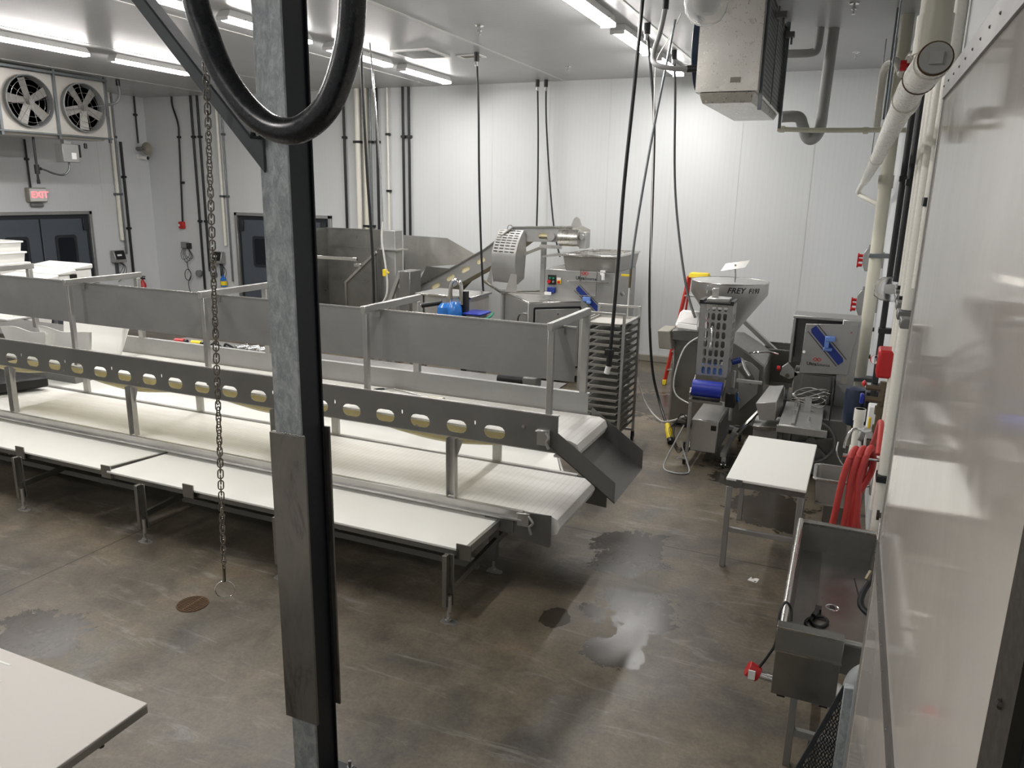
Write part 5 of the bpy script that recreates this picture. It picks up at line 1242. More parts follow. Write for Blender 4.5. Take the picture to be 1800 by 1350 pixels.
# ================================================================== VACUUM FILLER WITH CONE HOPPER
f = thing('vacuum_filler', 'stainless filler machine with a large cone hopper on top', 'filler', (-1.5, 10.7, 0))
hc = (-1.40, 10.42, 0)
hp_ = part('hopper', MB().lathe([(.49, 2.04), (.49, 1.885), (.12, 1.36), (.12, 1.2)], hc, 'z', 48), 'ss', f, sol=.006)
part('hopper_rim', MB().torus((hc[0], hc[1], 2.04), .492, .008, 'z', 48, 8), 'ssx', hp_)
part('hopper_lever', MB().box(-1.62, -1.54, 9.90, 9.94, 1.95, 2.01).cyl((-1.6, 9.9, 1.92), (-1.6, 9.93, 2.02), .012, 8), 'chrome', hp_)
part('scraper_plate', MB().hexa([V(-1.52,10.35,2.17), V(-1.22,10.35,2.23), V(-1.22,10.36,2.23), V(-1.52,10.36,2.17), V(-1.48,10.45,2.26), V(-1.17,10.45,2.32), V(-1.17,10.46,2.32), V(-1.48,10.46,2.26)]), 'ssk', hp_)
part('scraper_stem', MB().tube([(-1.35, 10.4, 2.26), (-1.34, 10.38, 2.18), (-1.32, 10.3, 2.1), (-1.31, 10.2, 1.95)], .01, 8), 'chrome', hp_)
def curved_text(txt, size, ang, z, c, R, mat, parent, shear=0, bold=True):
    me = text_mesh(txt, size, .0008, bold, shear)
    for v in me.vertices:
        a = ang+v.co.x/R; rr = R+.004+v.co.z; v.co = Vector((c[0]+rr*math.sin(a), c[1]-rr*math.cos(a), z+v.co.y))
    return part('lettering', me, mat, parent, recalc=False)
curved_text('FREY', .10, .30, 1.965, hc, .49, 'ink', hp_, .25)
curved_text('F193', .085, .80, 1.96, hc, .49, 'ink', hp_, .15)
part('body', MB().plate([(-2.05, .05), (-1.2, .05), (-1.0, .12), (-.84, .5), (-.84, .98), (-1.0, 1.1), (-1.25, 1.24), (-2.05, 1.24)], (0, 10.25, 0), EX, EZ, -1.0), 'ssk', f, bev=.02)
part('side_cover', MB().plate([(-1.12, .35), (-.9, .6), (-.9, .92), (-1.02, 1.02), (-1.18, 1.05)], (0, 10.24, 0), EX, EZ, .012), 'ss', f, bev=.006)
part('vent', MB().plate([(-1.18, .92), (-1.0, .72), (-.95, .8), (-1.1, 1.0)], (0, 10.225, 0), EX, EZ, .01), 'sshade', f)
part('console', MB().hexa([V(-2.2,10.05,1.12), V(-2.02,10.05,1.12), V(-2.02,10.3,1.12), V(-2.2,10.3,1.12), V(-2.24,10.05,1.36), V(-2.08,10.05,1.36), V(-2.04,10.3,1.4), V(-2.2,10.3,1.4)]), 'curb', f, bev=.01)
part('screen', MB().hexa([V(-2.02,10.05,1.40), V(-1.68,10.05,1.38), V(-1.68,10.35,1.5), V(-2.02,10.35,1.5), V(-2.0,10.08,1.48), V(-1.7,10.08,1.46), V(-1.7,10.35,1.64), V(-2.0,10.35,1.64)]), 'tote_white', f, bev=.03)
part('display_pane', MB().hexa([V(-1.98,10.1,1.475), V(-1.73,10.1,1.465), V(-1.73,10.3,1.6), V(-1.98,10.3,1.6), V(-1.98,10.09,1.49), V(-1.73,10.09,1.48), V(-1.73,10.29,1.615), V(-1.98,10.29,1.615)]), 'sshade', f)
part('neck', MB().box(-2.05, -1.68, 10.1, 10.5, 1.24, 1.38), 'sshade', f, bev=.01)
part('outlet_pipe', MB().cyl((-1.35, 10.25, 1.0), (-1.32, 9.3, 1.0), .05, 16), 'ss', f)
part('leg', MB().cyl((-1.95, 10.4, 0), (-1.95, 10.4, .1), .05, 12).cyl((-1.1, 10.4, 0), (-1.1, 10.4, .14), .05, 12).cyl((-1.95, 11.1, 0), (-1.95, 11.1, .1), .05, 12).cyl((-1.1, 11.1, 0), (-1.1, 11.1, .14), .05, 12), 'black_rubber', f)
part('handle', MB().tube([(-1.03, 10.1, 1.17), (-.95, 10.0, 1.2), (-.8, 10.0, 1.22), (-.68, 10.02, 1.2)], .012, 8), 'chrome', f)
part('lift_arm', MB().bar((-1.33, 11.45, 1.40), (-.80, 11.45, .96), .10, .06), 'ss', f, bev=.004)
# former / patty head with slotted guard on casters
p = thing('portioning_machine', 'wheeled portioning machine with slotted guard tower and blue belt roller', 'machine', (-1.3, 9.2, 0))
gh = [vob(x, z, .042, .085) for x in (-1.40, -1.335, -1.27, -1.205) for z in [1.16+.105*k for k in range(8)]]
part('guard', MB().plate(rect(-1.49, -1.13, 1.10, 1.94), (0, 8.82, 0), EX, EZ, -.004, gh), 'ssd', p)
gh2 = [vob(y, z, .045, .08) for y in (8.90, 8.97, 9.04) for z in [1.18+.10*k for k in range(7)]]
part('guard', MB().plate(rect(8.82, 9.12, 1.12, 1.94), (-1.13, 0, 0), EY, EZ, .004, gh2), 'ssd', p)
part('guard', MB().plate(rect(8.82, 9.12, 1.10, 1.94), (-1.49, 0, 0), EY, EZ, .004, gh2), 'ssd', p)
part('guard_frame', MB().box(-1.5, -1.46, 8.82, 9.14, 1.94, 1.97).box(-1.16, -1.12, 8.82, 9.14, 1.94, 1.97).box(-1.5, -1.12, 8.80, 8.84, 1.93, 1.95), 'black_plastic', p)
part('top_plate', MB().box(-1.43, -1.18, 8.86, 9.1, 1.95, 1.99).box(-1.4, -1.33, 9.0, 9.06, 1.99, 2.09), 'ss', p, bev=.006)
part('guard_handle', MB().tube([(-1.33, 8.81, 1.66), (-1.33, 8.76, 1.66), (-1.33, 8.76, 1.42), (-1.33, 8.81, 1.42)], .012, 10, 3), 'chrome', p)
part('inner_head', MB().box(-1.42, -1.2, 8.95, 9.2, 1.25, 1.85).cyl((-1.31, 8.92, 1.22), (-1.31, 9.1, 1.22), .07, 16), 'sshade', p, bev=.01)
part('blue_plunger', MB().box(-1.44, -1.18, 8.86, 8.92, 1.10, 1.22), 'blue_light', p, bev=.008)
part('belt_roller', MB().cyl((-1.475, 8.66, .98), (-1.145, 8.66, .98), .095, 28), 'blue_roll', p, label='cobalt blue roller')
part('roller_arm', MB().hexa([V(-1.49,8.56,.88), V(-1.478,8.56,.88), V(-1.478,8.85,1.0), V(-1.49,8.85,1.0), V(-1.49,8.56,.94), V(-1.478,8.56,.94), V(-1.478,8.85,1.09), V(-1.49,8.85,1.09)]).hexa([V(-1.142,8.56,.88), V(-1.13,8.56,.88), V(-1.13,8.85,1.0), V(-1.142,8.85,1.0), V(-1.142,8.56,.94), V(-1.13,8.56,.94), V(-1.13,8.85,1.09), V(-1.142,8.85,1.09)]), 'ssx', p)
part('scraper_bar', MB().box(-1.5, -1.12, 8.55, 8.58, .835, .865), 'ssx', p)
part('tray', MB().box(-1.46, -1.16, 8.58, 8.9, .85, .87), 'black_plastic', p)
part('frame_post', MB().cyl((-1.50, 8.74, .18), (-1.50, 8.74, .95), .022, 12), 'ss', p)
part('frame_post', MB().cyl((-1.07, 9.0, .55), (-1.07, 9.0, 1.15), .02, 12), 'ss', p)
part('side_gear', MB().box(-1.11, -1.0, 8.7, 8.98, .78, .95), 'black_plastic', p, bev=.01)
part('side_arm', MB().tube([(-1.08, 9.0, 1.24), (-1.0, 8.95, 1.3), (-.95, 8.9, 1.22), (-.88, 8.85, 1.14)], .02, 10).box(-1.02, -.74, 8.83, 8.88, 1.06, 1.09), 'ss', p)
part('blue_valve', MB().cyl((-1.03, 8.9, .9), (-.98, 8.88, .82), .022, 10).box(-1.07, -.99, 8.84, 8.9, .86, .93), 'blue_bag', p)
part('purple_knob', MB().cyl((-1.1, 8.95, 1.26), (-1.0, 8.95, 1.3), .035, 12), 'blue_stripe', p)
cab = part('cabinet', MB().box(-1.48, -1.17, 8.78, 9.75, .18, .575), 'ss', p, bev=.012)
part('cabinet_side', MB().box(-1.168, -1.155, 8.85, 9.7, .2, .55), 'sshade', cab)
part('switch_plate', MB().box(-1.25, -1.19, 8.772, 8.779, .46, .52), 'black_plastic', cab)
part('base_frame', MB().box(-1.12, -1.06, 8.8, 10.05, .15, .2).box(-1.53, -1.49, 8.8, 10.05, .15, .2).box(-1.53, -1.06, 9.95, 10.0, .15, .2), 'ssd', p)
for x, y in ((-1.53, 8.79), (-1.08, 8.84), (-1.04, 10.0), (-1.5, 10.0)):
    c = part('caster', MB().cyl((x-.014, y, .045), (x+.014, y, .045), .045, 18), 'black_rubber', p)
    part('caster_fork', MB().box(x-.024, x+.024, y-.015, y+.015, .07, .16).cyl((x-.03, y, .045), (x+.03, y, .045), .012, 8), 'chrome', c)
part('pedal', MB().box(-1.6, -1.5, 8.68, 8.74, .09, .10), 'chrome', p)
part('socket', MB().box(-1.54, -1.49, 8.76, 8.82, .5, .57).cyl((-1.53, 8.78, .28), (-1.53, 8.78, .16), .025, 10), 'black_plastic', p, bev=.004)
for i in range(4):
    part('cable', MB().tube([(-1.52, 8.78, .55-.02*i), (-1.6-.02*i, 8.74, .62-.05*i), (-1.66-.02*i, 8.7, .42), (-1.6, 8.7, .22-.02*i), (-1.52, 8.75, .25)], .005, 6), 'black_rubber', p)
part('cable', MB().tube([(-1.55, 8.72, .5), (-1.63, 8.66, .3), (-1.72, 8.55, .02), (-1.6, 8.4, .012), (-1.45, 8.42, .012), (-1.42, 8.55, .012), (-1.5, 8.66, .14), (-1.58, 8.72, .3)], .009, 8), 'grey_cord', p, label='grey cord looping on the floor')
part('cable', MB().tube([(-1.5, 9.2, 1.5), (-1.68, 9.1, 1.35), (-1.76, 9.0, 1.0), (-1.72, 8.95, .8), (-1.55, 8.9, .72)], .009, 8), 'white_cord', p)
# ladder
l = thing('step_ladder', 'red folding ladder with a yellow top cap behind the filler hopper', 'ladder', (-2.35, 13.2, 0))
part('top_cap', MB().hexa([V(-2.42,12.9,1.80), V(-2.08,12.9,1.80), V(-2.08,13.12,1.80), V(-2.42,13.12,1.80), V(-2.40,12.92,1.88), V(-2.10,12.92,1.88), V(-2.10,13.1,1.88), V(-2.40,13.1,1.88)]), 'yellow', l, bev=.012, label='yellow top cap')
for sx, xb in ((-2.41, -2.63), (-2.10, -1.88)):
    part('rail', MB().bar((sx, 12.95, 1.82), (xb, 12.62, .04), .03, .07), 'red_rail', l, bev=.004)
    part('rear_rail', MB().bar((sx, 13.08, 1.82), (xb, 13.7, .04), .03, .05), 'red_rail', l, bev=.004)
    part('foot', MB().box(xb-.03, xb+.03, 12.58, 12.68, 0, .09), 'yellow', l, bev=.008)
    part('foot', MB().box(xb-.03, xb+.03, 13.66, 13.74, 0, .09), 'yellow', l, bev=.008)
for k in range(5):
    fz = 1.5-.31*k; q = (1.82-fz)/1.78
    part('step', MB().box(-2.41-.22*q, -2.10+.22*q, 12.95-.33*q-.04, 12.95-.33*q+.05, fz-.012, fz+.012), 'ss', l, bev=.004)
# buggy
b = thing('meat_buggy', 'square stainless tub on casters behind the filler and the band saw', 'buggy', (-.72, 11.5, 0))
q = [(-.99, 11.25), (-.45, 11.25), (-.45, 11.85), (-.99, 11.85)]
part('tub', MB().add([(-.95, 11.3, .55), (-.49, 11.3, .55), (-.49, 11.8, .55), (-.95, 11.8, .55)]+[(x, y, 1.02) for x, y in q], [(0, 1, 2, 3)]+[(i, (i+1) % 4, 4+(i+1) % 4, 4+i) for i in range(4)]), 'ssk', b, sol=.008)
part('rim', MB().plate([(x, y) for x, y in q], (0, 0, 1.02), EX, EY, .015, [[(-.97, 11.27), (-.47, 11.27), (-.47, 11.83), (-.97, 11.83)]]), 'ssx', b)
part('frame', MB().box(-1.02, -.44, 11.28, 11.34, .50, .55).box(-1.02, -.44, 11.76, 11.82, .50, .55).box(-1.02, -.97, 11.34, 11.76, .50, .55).box(-.49, -.44, 11.34, 11.76, .5, .55), 'ssd', b)
part('handle', MB().tube([(-.45, 11.3, .9), (-.38, 11.28, .9), (-.38, 11.28, .62), (-.45, 11.3, .62)], .012, 8, 3), 'chrome', b)
for x, y in ((-.93, 11.32), (-.6, 11.32), (-.93, 11.8), (-.5, 11.8)):
    c = part('caster', MB().cyl((x-.018, y, .4), (x+.018, y, .4), .075, 18), 'grey_cord', b)
    part('caster_fork', MB().box(x-.026, x+.026, y-.02, y+.02, .42, .5), 'ssd', c)
part('under_shelf', MB().box(-1.0, -.45, 11.25, 11.85, .0, .32), 'sshade', b)
# ================================================================== BAND SAW
s_ = thing('band_saw', 'tall stainless band saw with its upper door ajar, blue stripe on the door', 'saw', (-.15, 9.6, 0))
sy = 9.75
part('upper_housing', MB().box(-.535, .2, sy, sy+.42, 1.71, 1.745).box(-.535, -.50, sy, sy+.42, 1.16, 1.71).box(-.50, .2, sy+.39, sy+.42, 1.1, 1.71), 'ssd', s_, bev=.006)
part('upper_housing', MB().plate([(-.535, 1.16), (-.6, 1.1), (-.62, 1.0), (-.50, .95), (-.40, 1.02)], (0, sy, 0), EX, EZ, -.05), 'ssd', s_, bev=.006)
part('red_knob', MB().cyl((-.62, sy-.01, 1.08), (-.66, sy-.01, 1.08), .03, 12), 'red', s_)
part('blade_knob', MB().cyl((-.53, sy-.03, 1.0), (-.53, sy-.0, 1.0), .025, 12), 'brass', s_)
dr = part('upper_door', MB().plate([(-.395, 1.06), (.14, 1.09), (.19, 1.70), (-.38, 1.66)], (0, sy-.06, 0), EX, EZ, -.025), 'ssd', s_, bev=.004)
a_ = Vector((-.30, sy-.066, 1.62)); bb_ = Vector((.06, sy-.066, 1.23))
stripe(dr, a_, bb_, (0, -1, 0), .09, EZ)
part('latch', MB().box(-.16, -.06, sy-.10, sy-.066, 1.36, 1.40).box(-.15, -.10, sy-.12, sy-.066, 1.40, 1.50).box(-.15, -.04, sy-.13, sy-.066, 1.48, 1.54), 'blue_light', dr, bev=.008)
ultra(dr, (-.21, sy-.066, 1.185), EX, EZ, .062)
part('knob', MB().cyl((-.365, sy-.066, 1.33), (-.365, sy-.10, 1.33), .018, 12).cyl((.13, sy-.066, 1.6), (.13, sy-.075, 1.6), .012, 10), 'chrome', dr)
part('lower_body', MB().box(-.46, .02, sy, sy+.4, .1, 1.06), 'ssk', s_, bev=.008)
part('column', MB().box(.02, .22, sy-.05, sy+.42, .02, 1.74), 'ssd', s_, bev=.008)
part('open_door', MB().box(.0, .015, 8.95, sy-.02, .45, 1.02), 'black_plastic', s_, bev=.004)
part('lower_door', MB().box(-.36, -.02, sy-.03, sy-.005, .7, 1.04), 'sshade', s_, bev=.004)
part('table', MB().box(-.485, -.065, 8.3, 9.35, .75, .775), 'ssh', s_, bev=.006)
part('table_rail', MB().box(-.36, -.33, 8.32, 9.3, .775, .80).cyl((-.36, 8.7, .8), (-.36, 8.7, .85), .02, 10).cyl((-.36, 9.05, .8), (-.36, 9.05, .85), .02, 10).cyl((-.2, 8.6, .775), (-.2, 8.6, .82), .02, 10), 'ss', s_, split=False)
part('table_edge', MB().box(-.5, .0, 8.26, 8.3, .70, .77), 'ss', s_)
part('lower_cabinet', MB().box(-.47, .2, 8.95, 9.6, .05, .72), 'sshade', s_, bev=.01)
wheel = MB().torus((-.155, 8.9, .455), .24, .018, 'y', 40, 8).cyl((-.155, 8.86, .455), (-.155, 8.93, .455), .055, 18)
for k_ in range(6):
    a0 = k_*math.pi/3+.3; wheel.bar((-.155+.04*math.cos(a0), 8.9, .455+.04*math.sin(a0)), (-.155+.235*math.cos(a0), 8.9, .455+.235*math.sin(a0)), .03, .02, (0, 1, 0))
part('wheel', wheel, 'sshade', s_, split=False)
part('leg', MB().box(-.45, -.40, 9.0, 9.05, 0, .05).box(.14, .19, 9.0, 9.05, 0, .05), 'black_plastic', s_)
part('manual_label', MB().box(.08, .15, sy-.055, sy-.051, .98, 1.06), 'curb', s_)
bl = MB()
for k_ in range(5):
    pts = []
    for j in range(24):
        a0 = 2*math.pi*j/24; pts.append((-.24+.19*math.cos(a0)+.01*k_, 9.12+.12*math.sin(a0+.3*k_), .86+.03*k_+.035*math.sin(a0*2+k_)))
    bl.tube(pts, .006, 6, 0, True)
bt_ = thing('coiled_blades', 'bright coiled saw blades resting on the band saw table', 'blades', (-.24, 9.12, .78))
part('blades', bl, 'ssx', bt_, split=False)
part('blade_clip', MB().box(-.27, -.2, 8.98, 9.04, .775, .93), 'chrome', bt_)
# meat pusher and stand
m2 = thing('drum_pusher', 'slanted stainless box on a small metal stand beside the band saw table', 'pusher', (-.65, 8.95, 0))
part('box', MB().hexa([V(-.72,8.75,.66), V(-.55,8.75,.68), V(-.50,9.1,.74), V(-.66,9.1,.72), V(-.78,8.75,.86), V(-.56,8.75,.90), V(-.52,9.2,1.0), V(-.69,9.2,.97)]), 'ss', m2, bev=.006)
part('tray', MB().hexa([V(-.76,8.7,.56), V(-.52,8.7,.58), V(-.52,9.0,.62), V(-.76,9.0,.60), V(-.78,8.68,.61), V(-.5,8.68,.63), V(-.5,9.02,.66), V(-.78,9.02,.65)]), 'ssx', m2, bev=.004)
part('slide_arm', MB().bar((-.93, 8.6, .52), (-.60, 9.3, .88), .03, .03), 'ssx', m2)
part('base', MB().box(-.78, -.52, 8.8, 9.1, 0, .56), 'ssd', m2, bev=.006)

# ================================================================== RIGHT WALL: PIPES AND FITTINGS
t = vpipe(.30, 10.5, 0, ZC, .075, 'cream_pvc', 'white_pipe', 'widest cream pipe running up the right wall', (2.45, .9), 'r', 'galv_pipe')
part('pipe_coupling', MB().cyl((.30, 10.5, 3.25), (.30, 10.5, 3.4), .086, 16), 'cream_pvc', t)
vpipe(.37, 8.05, 0, ZC, .028, 'black_rubber', 'black_conduit', 'black conduit just right of the widest cream pipe', (3.3, 1.9, 1.35), 'r')
vpipe(.385, 7.15, 2.45, ZC, .03, 'black_rubber', 'black_conduit', 'black conduit ending at the clear globe fitting on the right wall', (3.25,), 'r')
vpipe(.405, 6.6, .8, ZC, .036, 'white_pvc', 'white_pipe', 'first narrow white pipe right of the black conduits on the right wall', (2.45,), 'r')
vpipe(.40, 6.15, .8, ZC, .038, 'white_pvc', 'white_pipe', 'second narrow white pipe on the right wall', (2.42,), 'r')
vpipe(.395, 5.6, .6, ZC, .045, 'white_pvc', 'white_pipe', 'white pipe on the right wall nearest the glossy panel edge', (2.39, 1.25), 'r')
vpipe(.40, 5.15, 2.6, ZC, .04, 'white_pvc', 'white_pipe', 'short white pipe high on the right wall by the glossy panel', (3.1,), 'r')
vpipe(.40, 12.6, 1.9, ZC, .016, 'black_rubber', 'black_conduit', 'thin black conduit down to the upper red button box', (3.4,), 'r')
vpipe(.25, 11.9, 4.0, ZC, .014, 'galv_pipe', 'hanger_rod', 'thin metal rod hanging by the right wall, farther one', (), 'r')
vpipe(.18, 10.1, 4.0, ZC, .014, 'galv_pipe', 'hanger_rod', 'thin metal rod hanging by the right wall, nearer one', (), 'r')
vpipe(.12, 11.9, 3.4, ZC, .008, 'galv_pipe', 'hanger_rod', 'threaded rod at the far end of the sloping white drain pipe', ())
vpipe(.15, 7.6, 3.5, ZC, .008, 'galv_pipe', 'hanger_rod', 'threaded rod at the middle of the sloping white drain pipe', ())
t = thing('white_pipe', 'pair of white traps bending over high on the right wall', 'pipe', (.2, 9.5, 3.9))
part('pipe', MB().tube([(.12, 10.5, 3.95), (.12, 10.5, 4.5), (.15, 10.3, 4.62), (.22, 10.1, 4.62), (.28, 9.9, 4.5), (.3, 9.8, 4.45), (.36, 9.7, 4.6), (.40, 9.6, 4.6)], .045, 12), 'white_pvc', t)
# sloping drain with end cap
t = thing('sloping_drain', 'thick white drain pipe sloping away along the right wall with a cleanout cap', 'pipe', (.16, 5, 3.4))
q = [V(.178, 2.92, 3.54), V(.150, 3.6, 3.535), V(.12, 7.6, 3.45), V(.075, 11.9, 3.35)]
part('pipe', MB().tube(q, .052, 20, 0), 'white_pvc', t)
part('coupling', MB().cyl(V(.175, 2.98, 3.54), V(.162, 3.30, 3.538), .057, 20), 'white_pvc', t)
part('coupling', MB().cyl(q[1]+V(0,.3,-.007), q[1]+V(-.001,.45,-.012), .058, 20), 'white_pvc', t)
part('coupling', MB().cyl(q[2]+V(0,-.1,.002), q[2]+V(-.001,.08,-.002), .058, 20), 'white_pvc', t)
part('pipe_ring', MB().torus(V(.1615, 3.31, 3.537), .057, .0025, 'y', 24, 6), 'rust', t)
part('cleanout_cap', MB().cyl(V(.178, 2.92, 3.54), V(.179, 2.9, 3.541), .047, 24).box(.160, .198, 2.887, 2.9, 3.522, 3.56), 'cap_grey', t)
part('cap_ring', MB().torus(V(.178, 2.91, 3.54), .050, .0028, 'y', 28, 6), 'rust', t)
part('riser', MB().tube([(.172, 3.08, 3.56), (.172, 3.08, ZC-.004)], .05, 20, 0), 'cream_pvc', t)
part('tee_collar', MB().cyl((.172, 3.08, 3.58), (.172, 3.08, 3.70), .056, 20), 'cream_pvc', t)
part('elbow', MB().tube([(.075, 11.9, 3.35), (.04, 12.2, 3.3), (.02, 12.4, 3.2), (.15, 12.3, 3.12), (.40, 12.2, 3.0)], .035, 12), 'white_pvc', t)
part('red_cap', MB().cyl((.07, 3.5, 3.7), (.075, 3.55, 3.7), .02, 16), 'red', t) if False else None
solo('valve_handle', MB().cyl((.235, 8.6, 4.35), (.29, 8.6, 4.35), .05, 18).cyl((.27, 8.6, 4.35), (.45, 8.6, 4.35), .02, 12), 'red', 'round red valve handle high on the right wall behind the drain pipe', 'valve')
# button boxes
def button_box(x0, x1, y, z0, z1, label):
    t = thing('button_box', label, 'switch', ((x0+x1)/2, y, z0))
    part('housing', MB().plate([(x0+.04, z0), (x1, z0), (x1, z1), (x0+.04, z1), (x0, z1-.08), (x0, z0+.10)], (0, y, 0), EX, EZ, -.18), 'ssd', t, bev=.008)
    part('bracket', MB().box(x1-.01, XR-.001, y+.02, y+.14, z0+.05, z1-.05).box(x0+.06, x0+.16, y+.02, y+.1, z1, z1+.05), 'ssd', t)
    for i, dz_ in enumerate((.10, .17, .23)):
        part('button', MB().cyl((x0, y+.03+.02*i, z0+dz_-.02), (x0-.05, y+.03+.02*i, z0+dz_-.02), .022, 12).cyl((x0-.05, y+.03+.02*i, z0+dz_-.02), (x0-.07, y+.03+.02*i, z0+dz_-.02), .036, 14), 'red', t, label='red mushroom button')
button_box(.18, .36, 12.0, 2.13, 2.45, 'grey switch box with three red buttons on the right wall, the upper one')
button_box(.17, .40, 12.0, 1.50, 1.86, 'grey switch box with three red buttons on the right wall, the lower one')
vpipe(.36, 12.1, 1.87, 2.12, .05, 'black_rubber', 'black_conduit', 'short black conduit between the two red button boxes', (), 'r')
vpipe(.36, 12.1, .3, 1.49, .035, 'black_rubber', 'black_conduit', 'black conduit below the lower red button box', (1.3, .9), 'r')
# clear globe
t = thing('wall_light', 'clear plastic wrapped globe light on the right wall', 'light', (.42, 7.2, 2.38))
part('globe', MB().lathe([(.004, -.2), (.06, -.19), (.095, -.14), (.105, -.06), (.1, .0)], (.42, 7.2, 2.38), 'x', 20), 'clear', t, sol=.004)
part('bulb', MB().lathe([(.004, -.13), (.035, -.12), (.045, -.07), (.03, .0)], (.42, 7.2, 2.38), 'x', 14), 'white_paint', t)
part('mount', MB().cyl((.40, 7.2, 2.38), (.449, 7.2, 2.38), .075, 16), 'grey_plastic', t)
# red strobe / pull station
t = thing('fire_alarm', 'red fire alarm box with a clear round strobe on the right wall', 'alarm', (.35, 6.2, 1.85))
part('housing', MB().box(.28, .40, 6.12, 6.34, 1.83, 2.04), 'red', t, bev=.018, seg=2)
part('raised_letters', MB().box(.277, .281, 6.16, 6.18, 1.87, 1.97), 'redink', t)
part('strobe', MB().sphere((.265, 6.22, 1.95), .035, 8), 'clear', t)
part('back_box', MB().box(.40, .448, 6.1, 6.36, 1.8, 2.07), 'black_plastic', t, bev=.006)
# clamps strip
t = thing('pipe_strut', 'grey clamp strip fixing the white pipes to the right wall', 'bracket', (.40, 5.9, 2.36))
for i, (y, x) in enumerate(((6.75, .36), (6.55, .35), (6.3, .345), (6.0, .34), (5.6, .33), (5.3, .335))):
    part('clamp', MB().box(x, XR-.001, y-.07, y+.07, 2.43-.012*i-.03, 2.43-.012*i+.03), 'sshade', t, bev=.005)
# navy canister
t = thing('foamer_tank', 'navy blue canister with a black control block on the right wall', 'tank', (.26, 8.3, .86))
part('tank', MB().lathe([(.06, 0), (.098, .02), (.105, .06), (.105, .33), (.095, .38), (.05, .395)], (.225, 8.3, .87), 'z', 24), 'blue_dark', t)
part('control_block', MB().box(.30, .449, 8.2, 8.42, .9, 1.26), 'navy_print', t, bev=.015)
part('band', MB().box(.318, .33, 8.19, 8.2, .92, 1.22), 'black_plastic', t)
part('lower_fitting', MB().cyl((.27, 8.3, .78), (.27, 8.3, .88), .055, 16).box(.25, .44, 8.25, 8.35, .55, .8), 'black_plastic', t, bev=.01)
# brass manifold
t = thing('water_manifold', 'brass water valve manifold with red, blue and yellow handles on the right wall', 'valve', (.36, 6.5, 1.3))
part('body', MB().cyl((.36, 6.55, 1.12), (.36, 6.55, 1.72), .024, 12).cyl((.36, 6.55, 1.66), (.24, 6.55, 1.66), .022, 12).cyl((.36, 6.5, 1.58), (.25, 6.5, 1.58), .022, 12).cyl((.36, 6.55, 1.45), (.36, 6.55, 1.52), .036, 8).cyl((.36, 6.55, 1.3), (.36, 6.55, 1.36), .036, 8).cyl((.36, 6.55, 1.2), (.3, 6.55, 1.2), .024, 10).cyl((.36, 6.55, 1.62), (.449, 6.55, 1.62), .02, 10), 'brass', t)
part('red_handle', MB().lathe([(.006, -.02), (.03, 0), (.006, .02)], (.225, 6.55, 1.69), 'x', 12), 'red', t)
part('blue_handle', MB().box(.205, .235, 6.46, 6.52, 1.54, 1.62), 'blue_roll', t, bev=.008)
part('yellow_handle', MB().box(.29, .31, 6.53, 6.56, 1.33, 1.42), 'yellow', t, bev=.004)
part('gauge', MB().cyl((.27, 6.5, 1.26), (.24, 6.5, 1.27), .04, 16), 'grey_plastic', t)
# paper towel / soap white holder
t = thing('soap_dispenser', 'white and clear plastic dispenser on the right wall above the red hose', 'dispenser', (.36, 6.9, .98))
part('holder', MB().box(.30, .449, 7.0, 7.14, 1.12, 1.4), 'white_paint', t, bev=.01)
part('reservoir', MB().hexa([V(.26,6.8,1.02), V(.42,6.8,1.02), V(.42,6.98,1.02), V(.26,6.98,1.02), V(.24,6.8,1.2), V(.42,6.8,1.26), V(.42,6.98,1.26), V(.24,6.98,1.2)]), 'clear', t, bev=.01)
part('black_cap', MB().box(.22, .4, 6.8, 6.95, .92, 1.0), 'black_plastic', t, bev=.015)
# hand sink with gooseneck
t = thing('hand_sink', 'small stainless hand sink on a pedestal beside the small white table', 'sink', (.15, 6.95, 0))
part('bowl', MB().plate(rrect(-.07, .37, 6.55, 6.98, .05), (0, 0, .82), EX, EY, .02, [rrect(-.045, .345, 6.575, 6.955, .04)]), 'ssx', t, bev=.004)
part('basin', MB().sheet(lambda u, v: (rrect(-.045+.02*v, .345-.02*v, 6.575+.02*v, 6.955-.02*v, .04)[u % 20][0], rrect(-.045+.02*v, .345-.02*v, 6.575+.02*v, 6.955-.02*v, .04)[u % 20][1], .83-.22*v), range(21), [0, .5, 1]).plate(rect(-.03, .33, 6.59, 6.94), (0, 0, .60), EX, EY, .01), 'ssh', t, sol=.004, split=False)
part('pedestal', MB().box(.04, .2, 6.7, 6.9, 0, .6), 'ssk', t, bev=.004)
part('knee_valve', MB().box(.2, .24, 6.68, 6.74, .15, .55), 'black_plastic', t)
part('hose', MB().tube([(-.1, 6.75, .35), (.0, 6.75, .34), (.06, 6.78, .33)], .01, 8, 3), 'black_rubber', t)
part('hose', MB().tube([(-.1, 6.75, .15), (.0, 6.75, .14), (.06, 6.78, .12)], .01, 8, 3), 'black_rubber', t)
part('backsplash', MB().box(.37, .449, 6.5, 7.03, .78, .95), 'ss', t, bev=.005)
part('faucet', MB().tube([(.30, 6.8, .84), (.30, 6.8, 1.1), (.29, 6.79, 1.2), (.24, 6.77, 1.25), (.18, 6.75, 1.23), (.15, 6.74, 1.15), (.145, 6.74, 1.08)], .0105, 12), 'chrome', t)
t = thing('drain_riser', 'short thick white pipe stub with a clamp behind the gooseneck faucet', 'pipe', (.27, 7.35, .85))
part('pipe', MB().cyl((.25, 7.35, .85), (.25, 7.35, 1.28), .042, 16), 'white_pvc', t)
part('pipe_coupling', MB().cyl((.25, 7.35, 1.17), (.25, 7.35, 1.28), .049, 16).cyl((.25, 7.35, .85), (.25, 7.35, .93), .055, 16, .049), 'white_pvc', t)
